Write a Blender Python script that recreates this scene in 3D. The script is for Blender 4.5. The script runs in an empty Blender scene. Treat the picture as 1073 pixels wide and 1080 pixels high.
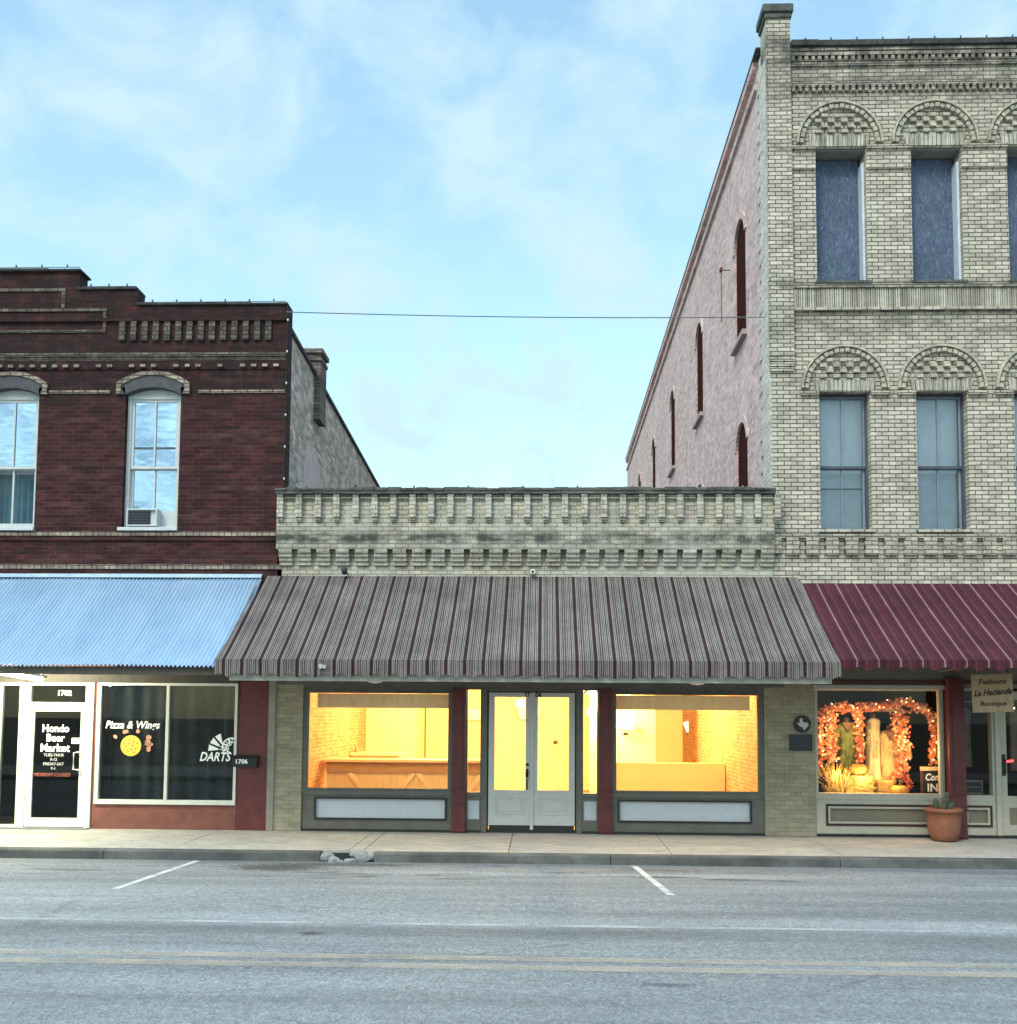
import bpy, bmesh, math, random
from mathutils import Vector, Matrix
random.seed(7)
R = math.radians
S = bpy.context.scene
COL = S.collection

# ------------------------------------------------------------------ camera
F_PX, PPX, PPY, PW, PH = 1100.0, 536.5, 673.0, 1073.0, 1080.0
CAM = Vector((0.0, -16.4, 1.82))
pitch, yaw, roll = math.atan(82 / F_PX), math.atan(37.5 / F_PX), R(0.40)
FW = Vector((-math.sin(yaw) * math.cos(pitch), math.cos(yaw) * math.cos(pitch), math.sin(pitch)))
_r = Vector((math.cos(yaw), math.sin(yaw), 0)); _u = _r.cross(FW)
RT = _r * math.cos(roll) + _u * math.sin(roll)
UP = -_r * math.sin(roll) + _u * math.cos(roll)
cd = bpy.data.cameras.new('camera'); cam = bpy.data.objects.new('camera', cd); COL.objects.link(cam)
cam.matrix_world = Matrix(((RT.x, UP.x, -FW.x, CAM.x), (RT.y, UP.y, -FW.y, CAM.y), (RT.z, UP.z, -FW.z, CAM.z), (0, 0, 0, 1)))
cd.sensor_fit = 'HORIZONTAL'; cd.sensor_width = 36.0; cd.lens = F_PX / PW * 36.0
cd.shift_y = (PPY - PH / 2) / PW; cd.shift_x = 0.0
cd.clip_start = 0.1; cd.clip_end = 3000
S.camera = cam

def at(px, py, Y):            # photo pixel -> point on the upright plane y = Y (used to read off positions)
    d = FW + RT * ((px - PPX) / F_PX) - UP * ((py - PPY) / F_PX)
    return CAM + d * ((Y - CAM.y) / d.y)

# ------------------------------------------------------------------ world, sun, exposure
SUN_EL, SUN_ROT = R(44), R(208)
w = bpy.data.worlds.new('World'); S.world = w; w.use_nodes = True
nt = w.node_tree; nt.nodes.clear()
def wn(t, **k):
    n = nt.nodes.new(t)
    for a, b in k.items(): setattr(n, a, b)
    return n
wo = wn('ShaderNodeOutputWorld'); bg = wn('ShaderNodeBackground')
sky = wn('ShaderNodeTexSky', sky_type='NISHITA', sun_disc=False, sun_elevation=SUN_EL, sun_rotation=SUN_ROT, air_density=1.2, dust_density=1.2, ozone_density=1.5)
tc = wn('ShaderNodeTexCoord'); sp = wn('ShaderNodeSeparateXYZ')
nt.links.new(tc.outputs['Generated'], sp.inputs[0])
zz = wn('ShaderNodeMath', operation='MAXIMUM'); zz.inputs[1].default_value = 0.06; nt.links.new(sp.outputs[2], zz.inputs[0])
zo = wn('ShaderNodeMath', operation='ADD'); zo.inputs[1].default_value = 0.45; nt.links.new(zz.outputs[0], zo.inputs[0])
dx = wn('ShaderNodeMath', operation='DIVIDE'); nt.links.new(sp.outputs[0], dx.inputs[0]); nt.links.new(zo.outputs[0], dx.inputs[1])
dy = wn('ShaderNodeMath', operation='DIVIDE'); nt.links.new(sp.outputs[1], dy.inputs[0]); nt.links.new(zo.outputs[0], dy.inputs[1])
cb = wn('ShaderNodeCombineXYZ'); nt.links.new(dx.outputs[0], cb.inputs[0]); nt.links.new(dy.outputs[0], cb.inputs[1])
n1 = wn('ShaderNodeTexNoise'); n1.inputs['Scale'].default_value = 7.5; n1.inputs['Detail'].default_value = 7; n1.inputs['Roughness'].default_value = 0.56; n1.inputs['Distortion'].default_value = 0.35
nt.links.new(cb.outputs[0], n1.inputs['Vector'])
cr = wn('ShaderNodeValToRGB'); cr.color_ramp.elements[0].position = 0.41; cr.color_ramp.elements[1].position = 0.63
cr.color_ramp.elements[0].color = (0.22, 0.22, 0.22, 1); cr.color_ramp.elements[1].color = (0.95, 0.95, 0.95, 1)
nt.links.new(n1.outputs['Fac'], cr.inputs[0])
# more cloud low down over the roofs, clearer blue high up
lo = wn('ShaderNodeMapRange'); lo.inputs[1].default_value = 0.12; lo.inputs[2].default_value = 0.55; lo.inputs[3].default_value = 0.10; lo.inputs[4].default_value = -0.04
nt.links.new(sp.outputs[2], lo.inputs[0])
ad = wn('ShaderNodeMath', operation='ADD', use_clamp=True); nt.links.new(cr.outputs[0], ad.inputs[0]); nt.links.new(lo.outputs[0], ad.inputs[1])
sm = wn('ShaderNodeMix', data_type='RGBA', blend_type='MULTIPLY'); sm.inputs[0].default_value = 1
SKY_TINT = (2.35, 2.75, 2.4, 1); CLOUD = (5.2, 7.15, 8.4, 1); WORLD_STRENGTH = 0.10
nt.links.new(sky.outputs[0], sm.inputs[6]); sm.inputs[7].default_value = SKY_TINT
mx = wn('ShaderNodeMix', data_type='RGBA'); nt.links.new(ad.outputs[0], mx.inputs[0])
nt.links.new(sm.outputs[2], mx.inputs[6]); mx.inputs[7].default_value = CLOUD
# sky brightened overhead, out of view, to add light on street and walls
zr = wn('ShaderNodeMapRange'); zr.inputs[1].default_value = 0.60; zr.inputs[2].default_value = 0.88; zr.inputs[3].default_value = 1.0; zr.inputs[4].default_value = 2.6
nt.links.new(sp.outputs[2], zr.inputs[0])
zm = wn('ShaderNodeVectorMath', operation='SCALE'); nt.links.new(mx.outputs[2], zm.inputs[0]); nt.links.new(zr.outputs[0], zm.inputs['Scale'])
nt.links.new(zm.outputs[0], bg.inputs[0]); bg.inputs[1].default_value = WORLD_STRENGTH
nt.links.new(bg.outputs[0], wo.inputs[0])
sl = bpy.data.lights.new('sun', 'SUN'); sl.energy = 1.5; sl.angle = R(14); sl.color = (1, 0.92, 0.83)
so = bpy.data.objects.new('sun', sl); COL.objects.link(so)
sd = Vector((math.sin(SUN_ROT) * math.cos(SUN_EL), math.cos(SUN_ROT) * math.cos(SUN_EL), math.sin(SUN_EL)))
so.rotation_euler = sd.to_track_quat('Z', 'Y').to_euler(); so.location = sd * 60
S.view_settings.view_transform = 'Standard'; S.view_settings.look = 'None'; S.view_settings.gamma = 1
S.view_settings.exposure = 0.35
S.cycles.max_bounces = 8; S.cycles.transparent_max_bounces = 16; S.cycles.use_denoising = True
S.cycles.sample_clamp_indirect = 6

# ------------------------------------------------------------------ mesh helpers
class MB:
    def __init__(s, mp=None): s.v = []; s.f = []; s.mp = mp
    def add(s, vs, fs):
        b = len(s.v)
        s.v += [s.mp(*p) if s.mp else tuple(p) for p in vs]
        s.f += [tuple(b + i for i in f) for f in fs]
        return s
    def box(s, x0, x1, y0, y1, z0, z1):
        return s.add([(x0, y0, z0), (x1, y0, z0), (x1, y1, z0), (x0, y1, z0), (x0, y0, z1), (x1, y0, z1), (x1, y1, z1), (x0, y1, z1)],
                     [(0, 3, 2, 1), (4, 5, 6, 7), (0, 1, 5, 4), (1, 2, 6, 5), (2, 3, 7, 6), (3, 0, 4, 7)])
    def prism(s, pts, y0, y1):             # outline in x,z pushed along y
        n = len(pts)
        return s.add([(p[0], y0, p[1]) for p in pts] + [(p[0], y1, p[1]) for p in pts],
                     [tuple(range(n)), tuple(range(2 * n - 1, n - 1, -1))] + [(i, i + n, (i + 1) % n + n, (i + 1) % n) for i in range(n)])
    def prism_x(s, pts, x0, x1):           # outline in y,z pushed along x
        n = len(pts)
        return s.add([(x0, p[0], p[1]) for p in pts] + [(x1, p[0], p[1]) for p in pts],
                     [tuple(range(n)), tuple(range(2 * n - 1, n - 1, -1))] + [(i, i + n, (i + 1) % n + n, (i + 1) % n) for i in range(n)])
    def strip(s, A, B, y0, y1):            # two matching outlines A (outer), B (inner) in x,z -> solid band
        n = len(A)
        vs = [(p[0], y0, p[1]) for p in A] + [(p[0], y0, p[1]) for p in B] + [(p[0], y1, p[1]) for p in A] + [(p[0], y1, p[1]) for p in B]
        fs = []
        for i in range(n - 1):
            a, b, c, d = i, i + 1, n + i + 1, n + i
            fs += [(a, b, c, d), (2 * n + a, 2 * n + d, 2 * n + c, 2 * n + b), (a, 2 * n + a, 2 * n + b, b), (d, c, 2 * n + c, 2 * n + d)]
        fs += [(0, n, 3 * n, 2 * n), (n - 1, 3 * n - 1, 4 * n - 1, 2 * n - 1)]
        return s.add(vs, fs)
    def tube(s, pts, r, n=8, caps=True):
        pts = [Vector(p) for p in pts]; rs = r if isinstance(r, (list, tuple)) else [r] * len(pts)
        vs = []; fs = []
        for i, p in enumerate(pts):
            t = (pts[min(i + 1, len(pts) - 1)] - pts[max(i - 1, 0)]).normalized()
            a = t.cross(Vector((0, 0, 1)));
            if a.length < 1e-3: a = t.cross(Vector((1, 0, 0)))
            a.normalize(); b = t.cross(a)
            vs += [tuple(p + (a * math.cos(k * 2 * math.pi / n) + b * math.sin(k * 2 * math.pi / n)) * rs[i]) for k in range(n)]
        for i in range(len(pts) - 1):
            fs += [(i * n + k, i * n + (k + 1) % n, (i + 1) * n + (k + 1) % n, (i + 1) * n + k) for k in range(n)]
        if caps: fs += [tuple(range(n)), tuple(range((len(pts) - 1) * n, len(pts) * n))]
        return s.add(vs, fs)
    def lathe(s, prof, c=(0, 0, 0), n=24, sq=(1, 1)):
        vs = []; fs = []
        for (r, z) in prof:
            vs += [(c[0] + r * math.cos(k * 2 * math.pi / n) * sq[0], c[1] + r * math.sin(k * 2 * math.pi / n) * sq[1], c[2] + z) for k in range(n)]
        for i in range(len(prof) - 1):
            fs += [(i * n + k, i * n + (k + 1) % n, (i + 1) * n + (k + 1) % n, (i + 1) * n + k) for k in range(n)]
        if prof[0][0] > 1e-4: fs.append(tuple(range(n)))
        if prof[-1][0] > 1e-4: fs.append(tuple(range((len(prof) - 1) * n, len(prof) * n)))
        return s.add(vs, fs)
    def ball(s, c, r, n=10, m=7, sz=1.0):
        pr = [(max(1e-5, r * math.sin(math.pi * i / m)), -r * sz * math.cos(math.pi * i / m)) for i in range(m + 1)]
        return s.lathe(pr, c, n)
    def wall(s, xs, zs, solid, y0, y1):    # grid wall with openings; only outer skins, so no buried faces
        xs = sorted(set(round(x, 4) for x in xs)); zs = sorted(set(round(z, 4) for z in zs))
        nx, nz = len(xs) - 1, len(zs) - 1
        g = [[solid((xs[i] + xs[i + 1]) / 2, (zs[j] + zs[j + 1]) / 2) for j in range(nz)] for i in range(nx)]
        ok = lambda i, j: 0 <= i < nx and 0 <= j < nz and g[i][j]
        idx = {}
        def V(i, j, k):
            if (i, j, k) not in idx:
                idx[(i, j, k)] = len(s.v); p = (xs[i], (y0, y1)[k], zs[j]); s.v.append(s.mp(*p) if s.mp else p)
            return idx[(i, j, k)]
        for i in range(nx):
            for j in range(nz):
                if not g[i][j]: continue
                s.f.append((V(i, j, 0), V(i + 1, j, 0), V(i + 1, j + 1, 0), V(i, j + 1, 0)))
                s.f.append((V(i, j, 1), V(i, j + 1, 1), V(i + 1, j + 1, 1), V(i + 1, j, 1)))
                if not ok(i - 1, j): s.f.append((V(i, j, 0), V(i, j + 1, 0), V(i, j + 1, 1), V(i, j, 1)))
                if not ok(i + 1, j): s.f.append((V(i + 1, j, 0), V(i + 1, j, 1), V(i + 1, j + 1, 1), V(i + 1, j + 1, 0)))
                if not ok(i, j - 1): s.f.append((V(i, j, 0), V(i, j, 1), V(i + 1, j, 1), V(i + 1, j, 0)))
                if not ok(i, j + 1): s.f.append((V(i, j + 1, 0), V(i + 1, j + 1, 0), V(i + 1, j + 1, 1), V(i, j + 1, 1)))
        return s
    def holed(s, x0, x1, z0, z1, holes, y0, y1):
        xs = [x0, x1]; zs = [z0, z1]
        for h in holes: xs += [h[0], h[1]]; zs += [h[2], h[3]]
        return s.wall([x for x in xs if x0 <= x <= x1], [z for z in zs if z0 <= z <= z1],
                      lambda x, z: not any(h[0] < x < h[1] and h[2] < z < h[3] for h in holes), y0, y1)
    def frame(s, x0, x1, z0, z1, w, y0, y1, wb=None):   # a rectangular frame ring
        wb = w if wb is None else wb
        return s.holed(x0, x1, z0, z1, [(x0 + w, x1 - w, z0 + wb, z1 - w)], y0, y1)

def rootloc(o):
    v = Vector((0, 0, 0))
    while o is not None: v += o.location; o = o.parent
    return v
def part(name, mb, mat, parent=None, smooth=False, bev=0.0, label=None, kind=None, local=False):
    me = bpy.data.meshes.new(name)
    off = Vector((0, 0, 0)) if (local or parent is None) else rootloc(parent)
    me.from_pydata([tuple(Vector(v) - off) for v in mb.v], [], mb.f)
    bm = bmesh.new(); bm.from_mesh(me); bmesh.ops.recalc_face_normals(bm, faces=bm.faces); bm.to_mesh(me); bm.free()
    if smooth:
        for p in me.polygons: p.use_smooth = True
    me.materials.append(mat)
    o = bpy.data.objects.new(name, me); COL.objects.link(o)
    if parent is not None: o.parent = parent
    if bev:
        b = o.modifiers.new('bevel', 'BEVEL'); b.width = bev; b.segments = 2; b.limit_method = 'ANGLE'
    if label: o['label'] = label
    if kind: o['kind'] = kind
    return o
def thing(name, loc, label, cat, group=None):
    o = bpy.data.objects.new(name, None); COL.objects.link(o); o.location = loc
    o.empty_display_size = 0.2; o['label'] = label; o['category'] = cat
    if group: o['group'] = group
    return o
def solo(name, mb, mat, label, cat, group=None, **k):
    o = part(name, mb, mat, None, **k); o['label'] = label; o['category'] = cat
    # put the origin at the base of the thing
    vs = o.data.vertices; n = len(vs)
    c = Vector((sum(v.co.x for v in vs) / n, sum(v.co.y for v in vs) / n, min(v.co.z for v in vs)))
    o.data.transform(Matrix.Translation(-c)); o.location = c
    if group: o['group'] = group
    return o
def struct(name, mb, mat, **k): return part(name, mb, mat, None, kind='structure', **k)
def text(name, body, size, mat, parent, x, y, z, bold=0.0, shear=0.0, align='CENTER', ext=0.002, sx=1.0, local=False, rot=0.0):
    c = bpy.data.curves.new(name, 'FONT'); c.body = body; c.size = size; c.align_x = align; c.align_y = 'CENTER'
    c.offset = bold; c.shear = shear; c.extrude = ext; c.resolution_u = 3; c.space_character = 1.0 + max(0, bold) * 6
    t = bpy.data.objects.new(name, c); COL.objects.link(t); bpy.context.view_layer.update()
    me = bpy.data.meshes.new_from_object(t.evaluated_get(bpy.context.evaluated_depsgraph_get()))
    bpy.data.objects.remove(t); bpy.data.curves.remove(c)
    off = Vector((0, 0, 0)) if local else rootloc(parent)
    me.transform(Matrix.Translation(Vector((x, y, z)) - off) @ Matrix.Rotation(R(90), 4, 'X') @ Matrix.Rotation(rot, 4, 'Z') @ Matrix.Diagonal((sx, 1, 1, 1)))
    me.materials.clear(); me.materials.append(mat); me.name = name
    o = bpy.data.objects.new(name, me); COL.objects.link(o); o.parent = parent
    return o
def arc(cx, cz, rx, rz, a0, a1, n):
    return [(cx + rx * math.cos(R(a0 + (a1 - a0) * i / n)), cz + rz * math.sin(R(a0 + (a1 - a0) * i / n))) for i in range(n + 1)]

# ------------------------------------------------------------------ material helpers
class NT:
    def __init__(s, name):
        s.m = bpy.data.materials.new(name); s.m.use_nodes = True; s.t = s.m.node_tree
        s.b = s.t.nodes['Principled BSDF']; s.out = s.t.nodes['Material Output']
        s._g = None
    def n(s, ty, **k):
        x = s.t.nodes.new(ty)
        for a, b in k.items(): setattr(x, a, b)
        return x
    def l(s, a, b): s.t.links.new(a, b)
    def setin(s, sock, v):
        if hasattr(v, 'is_output') or isinstance(v, bpy.types.NodeSocket): s.l(v, sock)
        else: sock.default_value = v
    def geo(s):
        if not s._g: s._g = s.n('ShaderNodeNewGeometry')
        return s._g
    def pos(s): return s.geo().outputs['Position']
    def xyz(s): 
        a = s.n('ShaderNodeSeparateXYZ'); s.l(s.pos(), a.inputs[0]); return a.outputs
    def vec(s, x, y, z=0.0):
        c = s.n('ShaderNodeCombineXYZ')
        for i, v in enumerate((x, y, z)): s.setin(c.inputs[i], v)
        return c.outputs[0]
    def math(s, op, a, b=None, clamp=False):
        m = s.n('ShaderNodeMath', operation=op, use_clamp=clamp); s.setin(m.inputs[0], a)
        if b is not None: s.setin(m.inputs[1], b)
        return m.outputs[0]
    def scale(s, v, sc):
        m = s.n('ShaderNodeVectorMath', operation='MULTIPLY'); s.setin(m.inputs[0], v); m.inputs[1].default_value = sc; return m.outputs[0]
    def noise(s, v, scale, detail=4, rough=0.55, out='Fac', dist=0.0):
        x = s.n('ShaderNodeTexNoise'); s.setin(x.inputs['Vector'], v); x.inputs['Scale'].default_value = scale
        x.inputs['Detail'].default_value = detail; x.inputs['Roughness'].default_value = rough; x.inputs['Distortion'].default_value = dist
        return x.outputs[out]
    def ramp(s, f, stops, interp='LINEAR'):
        r = s.n('ShaderNodeValToRGB'); s.setin(r.inputs[0], f); e = r.color_ramp; e.interpolation = interp
        while len(e.elements) < len(stops): e.elements.new(0.5)
        for el, (p, c) in zip(e.elements, stops):
            el.position = p; el.color = (c, c, c, 1) if isinstance(c, (int, float)) else (*c, 1)
        return r.outputs[0]
    def rng(s, f, a, b, c=0.0, d=1.0):
        m = s.n('ShaderNodeMapRange'); s.setin(m.inputs[0], f)
        for i, v in enumerate((a, b, c, d)): m.inputs[i + 1].default_value = v
        return m.outputs[0]
    def mix(s, f, a, b, blend='MIX'):
        m = s.n('ShaderNodeMix', data_type='RGBA', blend_type=blend)
        s.setin(m.inputs[0], f)
        for i, v in ((6, a), (7, b)):
            s.setin(m.inputs[i], (*v, 1) if isinstance(v, tuple) and len(v) == 3 else v)
        return m.outputs[2]
    def bump(s, h, strength=0.3, dist=0.01):
        b = s.n('ShaderNodeBump'); b.inputs['Strength'].default_value = strength; b.inputs['Distance'].default_value = dist
        s.l(h, b.inputs['Height']); s.l(b.outputs[0], s.b.inputs['Normal']); return b
    def fin(s, col, rough=0.8, metal=0.0, spec=0.3):
        s.setin(s.b.inputs['Base Color'], (*col, 1) if isinstance(col, tuple) and len(col) == 3 else col)
        s.setin(s.b.inputs['Roughness'], rough); s.b.inputs['Metallic'].default_value = metal
        s.b.inputs['Specular IOR Level'].default_value = spec
        return s.m

def paint(name, c, rough=0.5, var=0.12, scale=6.0, metal=0.0, spec=0.4, bump=0.05):
    n = NT(name)
    f = n.noise(n.pos(), scale, 6, 0.6); g = n.noise(n.pos(), scale * 9, 3, 0.6)
    f2 = n.math('ADD', n.math('MULTIPLY', f, 0.65), n.math('MULTIPLY', g, 0.35))
    lo = tuple(max(0, x * (1 - var * 1.6)) for x in c); hi = tuple(min(1, x * (1 + var)) for x in c)
    col = n.ramp(f2, [(0.3, lo), (0.7, hi)])
    if bump: n.bump(g, 0.25, bump * 0.05)
    return n.fin(col, n.rng(f, 0.3, 0.7, max(0.05, rough - 0.1), min(1, rough + 0.1)), metal, spec)

def brick(name, c1, c2, mortar, axis='x', bw=0.205, rh=0.0675, ms=0.008, var=0.35, dark=(0.02, 0.022, 0.02), darkamt=0.0, darkbands=(), patch=None, bump=0.6, rowmix=0.0, rowcol=None, off=0.5, zgrad=None):
    n = NT(name); x, y, z = n.xyz()
    u = {'x': x, 'y': y}[axis]
    wob = n.noise(n.pos(), 5.0, 2)
    zz = n.math('ADD', z, n.math('MULTIPLY', n.math('SUBTRACT', wob, 0.5), 0.016))
    v = n.vec(u, zz, 0.0)
    b = n.n('ShaderNodeTexBrick'); n.l(v, b.inputs['Vector']); b.offset = off
    b.inputs['Scale'].default_value = 1.0; b.inputs['Brick Width'].default_value = bw; b.inputs['Row Height'].default_value = rh
    b.inputs['Mortar Size'].default_value = ms; b.inputs['Mortar Smooth'].default_value = 0.25; b.inputs['Bias'].default_value = -0.1
    b.inputs['Color1'].default_value = (*c1, 1); b.inputs['Color2'].default_value = (*c2, 1); b.inputs['Mortar'].default_value = (*mortar, 1)
    col = b.outputs['Color']
    # per-brick tone from a stepped lookup
    ur = n.math('FLOOR', n.math('DIVIDE', z, rh)); uc = n.math('FLOOR', n.math('ADD', n.math('DIVIDE', u, bw), n.math('MULTIPLY', ur, 0.5)))
    wn_ = n.n('ShaderNodeTexWhiteNoise', noise_dimensions='2D'); n.l(n.vec(uc, ur), wn_.inputs['Vector'])
    tone = n.rng(wn_.outputs['Value'], 0, 1, 1 - var, 1 + var * 0.6)
    col = n.mix(1.0, col, n.vec(tone, tone, tone), 'MULTIPLY')
    if rowcol:
        rw = n.n('ShaderNodeTexWhiteNoise', noise_dimensions='1D'); n.l(ur, rw.inputs['W'])
        rn = n.noise(n.vec(n.math('MULTIPLY', u, 1.2), n.math('MULTIPLY', ur, 7.3)), 1.0, 3)
        col = n.mix(n.math('MULTIPLY', n.ramp(rn, [(0.5, 0.0), (0.7, 1.0)]), rowmix), col, rowcol)
    fine = n.noise(n.pos(), 60, 3, 0.7)
    col = n.mix(0.55, col, n.ramp(fine, [(0.25, 0.55), (0.75, 1.35)]), 'MULTIPLY')
    big = n.noise(n.scale(n.pos(), (0.9, 0.9, 0.5)), 1.3, 6, 0.62)
    if patch: col = n.mix(n.math('MULTIPLY', n.ramp(big, [(0.48, 0.0), (0.66, 1.0)]), patch[1]), col, patch[0])
    st = n.noise(n.scale(n.pos(), (1.0, 1.0, 2.2)), 2.6, 8, 0.68)
    streak = n.noise(n.scale(n.pos(), (6, 6, 0.5)), 1.0, 5, 0.6)
    amt = n.math('MULTIPLY', n.ramp(st, [(0.44, 0.0), (0.66, 1.0)]), darkamt)
    for (z0, z1, zf, k) in darkbands:      # mildew courses: between z0..z1, feathered by zf
        lo_ = n.rng(z, z0 - zf, z0 + zf * .3); hi_ = n.rng(z, z1 - zf * .3, z1 + zf, 1.0, 0.0)
        mm = n.math('MULTIPLY', n.math('MULTIPLY', lo_, hi_), k)
        nn = n.ramp(n.math('ADD', n.math('MULTIPLY', st, 0.7), n.math('MULTIPLY', streak, 0.3)), [(0.36, 0.0), (0.56, 1.0)])
        amt = n.math('MAXIMUM', amt, n.math('MULTIPLY', mm, nn))
    col = n.mix(amt, col, dark)
    h = n.math('ADD', n.math('MULTIPLY', b.outputs['Fac'], -1.0), n.math('MULTIPLY', fine, 0.5))
    n.bump(h, bump, 0.012)
    return n.fin(col, 0.88, 0, 0.2)

def glass(name, tint=(0.95, 0.97, 0.97), refl=1.0, base=0.0, wav=0.0, wscale=1.5, rough=0.0, gc=(1, 1, 1)):
    n = NT(name); n.t.nodes.remove(n.b)
    tr = n.n('ShaderNodeBsdfTransparent'); tr.inputs[0].default_value = (*tint, 1)
    gl = n.n('ShaderNodeBsdfGlossy'); gl.inputs['Roughness'].default_value = rough; gl.inputs[0].default_value = (*gc, 1)
    fr = n.n('ShaderNodeFresnel'); fr.inputs[0].default_value = 1.5
    if wav:
        bp = n.n('ShaderNodeBump'); bp.inputs['Strength'].default_value = wav; bp.inputs['Distance'].default_value = 0.05
        n.l(n.noise(n.scale(n.pos(), (1.0, 1.0, 2.2)), wscale, 3), bp.inputs['Height']); n.l(bp.outputs[0], gl.inputs['Normal'])
    f = n.math('ADD', n.math('MULTIPLY', fr.outputs[0], refl), base, True)
    mx = n.n('ShaderNodeMixShader'); n.l(f, mx.inputs[0]); n.l(tr.outputs[0], mx.inputs[1]); n.l(gl.outputs[0], mx.inputs[2])
    n.l(mx.outputs[0], n.out.inputs[0]); return n.m
def emit(name, c, s):
    n = NT(name); n.b.inputs['Base Color'].default_value = (*c, 1); n.b.inputs['Emission Color'].default_value = (*c, 1)
    n.b.inputs['Emission Strength'].default_value = s; n.b.inputs['Roughness'].default_value = 0.4; return n.m
def wood(name, c1, c2, axis=(1, 8, 8), rough=0.55):
    n = NT(name); f = n.noise(n.scale(n.pos(), axis), 3.0, 6, 0.6, dist=0.6)
    n.bump(f, 0.2, 0.004); return n.fin(n.ramp(f, [(0.3, c1), (0.7, c2)]), rough)

# ---- brick and stone
M_TAN = brick('cream_brick_with_dark_joints', (0.565, 0.50, 0.40), (0.44, 0.385, 0.31), (0.10, 0.093, 0.078), var=0.24, ms=0.0085, darkamt=0.22, dark=(0.07, 0.068, 0.058),
              darkbands=((12.35, 12.85, 0.2, 0.9), (11.9, 12.3, 0.3, 0.7), (10.9, 11.1, 0.08, 0.4), (7.95, 8.28, 0.25, 0.5), (4.3, 4.62, 0.15, 0.35), (8.65, 8.8, 0.05, 0.7), (4.66, 4.74, 0.04, 0.6)))
M_MID = brick('weathered_cream_brick', (0.51, 0.46, 0.365), (0.41, 0.37, 0.295), (0.19, 0.175, 0.135), var=0.20, ms=0.007, darkamt=0.25, dark=(0.06, 0.064, 0.055),
              darkbands=((4.54, 4.68, 0.10, 1.0), (5.26, 5.5, 0.06, 0.9), (4.40, 4.47, 0.05, 0.5)), patch=((0.46, 0.465, 0.42), 0.5))
M_PIER = brick('yellow_tan_pier_brick', (0.35, 0.315, 0.225), (0.30, 0.27, 0.195), (0.255, 0.23, 0.17), var=0.14, ms=0.005, darkamt=0.35, dark=(0.12, 0.10, 0.07), bump=0.4)
M_RED = brick('dark_maroon_brick', (0.070, 0.0185, 0.018), (0.040, 0.012, 0.0125), (0.080, 0.045, 0.042), var=0.42, bw=0.21, rh=0.066, ms=0.0055, darkamt=0.8, dark=(0.020, 0.012, 0.012),
              rowmix=0.55, rowcol=(0.105, 0.055, 0.052), darkbands=((6.9, 9.1, 0.5, 0.95), (8.2, 9.1, 0.3, 1.0)))
M_CRM = brick('dusty_cream_trim_brick', (0.36, 0.29, 0.225), (0.24, 0.19, 0.15), (0.08, 0.06, 0.05), var=0.35, ms=0.009, darkamt=0.5, dark=(0.09, 0.07, 0.06))
M_CRD = brick('sooty_cream_trim_brick', (0.165, 0.135, 0.11), (0.09, 0.072, 0.062), (0.04, 0.032, 0.032), var=0.45, ms=0.009, darkamt=0.5, dark=(0.05, 0.04, 0.038))
M_PINK = brick('faded_pink_side_brick', (0.74, 0.52, 0.48), (0.64, 0.44, 0.41), (0.50, 0.37, 0.345), axis='y', var=0.28, ms=0.011, patch=((0.74, 0.63, 0.57), 0.45), darkamt=0.4, dark=(0.42, 0.31, 0.28), bump=0.9)
M_QUOIN = brick('cream_return_brick', (0.66, 0.61, 0.53), (0.56, 0.51, 0.44), (0.36, 0.33, 0.28), axis='y', var=0.2)
M_RUB = brick('patchy_rubble_side_wall', (0.70, 0.60, 0.49), (0.49, 0.42, 0.345), (0.58, 0.50, 0.41), axis='y', bw=0.26, rh=0.085, ms=0.018, var=0.35, patch=((0.68, 0.62, 0.55), 0.7), darkamt=0.85, dark=(0.20, 0.18, 0.16), bump=1.0)
M_COPE = paint('mildewed_coping_stone', (0.095, 0.097, 0.085), 0.9, 0.7, 3.5, bump=1.0)
M_COPED = paint('black_mildewed_coping', (0.05, 0.046, 0.044), 0.95, 0.7, 4.0, bump=1.0)
M_LINT = paint('dark_grey_stucco_lintel', (0.085, 0.082, 0.088), 0.9, 0.35, 9, bump=0.8)
M_CHIM = brick('grey_brown_chimney_brick', (0.22, 0.18, 0.15), (0.14, 0.115, 0.10), (0.09, 0.08, 0.07), var=0.4, darkamt=0.4)
M_ROOF = paint('tar_roof', (0.10, 0.10, 0.10), 0.95)
# ---- paints and trim
M_WHITE = paint('old_white_paint', (0.50, 0.52, 0.51), 0.55, 0.12)
M_ALU = paint('white_painted_aluminium', (0.62, 0.62, 0.57), 0.4, 0.08)
M_BURG = paint('burgundy_iron_paint', (0.115, 0.022, 0.022), 0.45, 0.3, 5)
M_BURGL = paint('red_brown_stucco', (0.19, 0.068, 0.05), 0.75, 0.28, 5, bump=0.6)
M_OLIVE = paint('grey_olive_trim_paint', (0.125, 0.118, 0.10), 0.55, 0.2)
M_DARK = paint('near_black_paint', (0.02, 0.02, 0.02), 0.55, 0.3)
M_PANEL = paint('pale_grey_panel_board', (0.52, 0.54, 0.58), 0.6, 0.07, 14)
M_DOOR = paint('pale_grey_door_paint', (0.50, 0.495, 0.475), 0.55, 0.08, 12)
M_CREAM = paint('cream_timber_paint', (0.43, 0.40, 0.32), 0.6, 0.12)
M_TANP = paint('tan_inset_panel', (0.20, 0.175, 0.125), 0.65, 0.15)
M_STEEL = paint('grey_metal', (0.30, 0.31, 0.32), 0.4, 0.2, 8, metal=0.6)
M_GREYP = paint('weathered_grey_board', (0.26, 0.245, 0.20), 0.7, 0.2)
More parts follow.
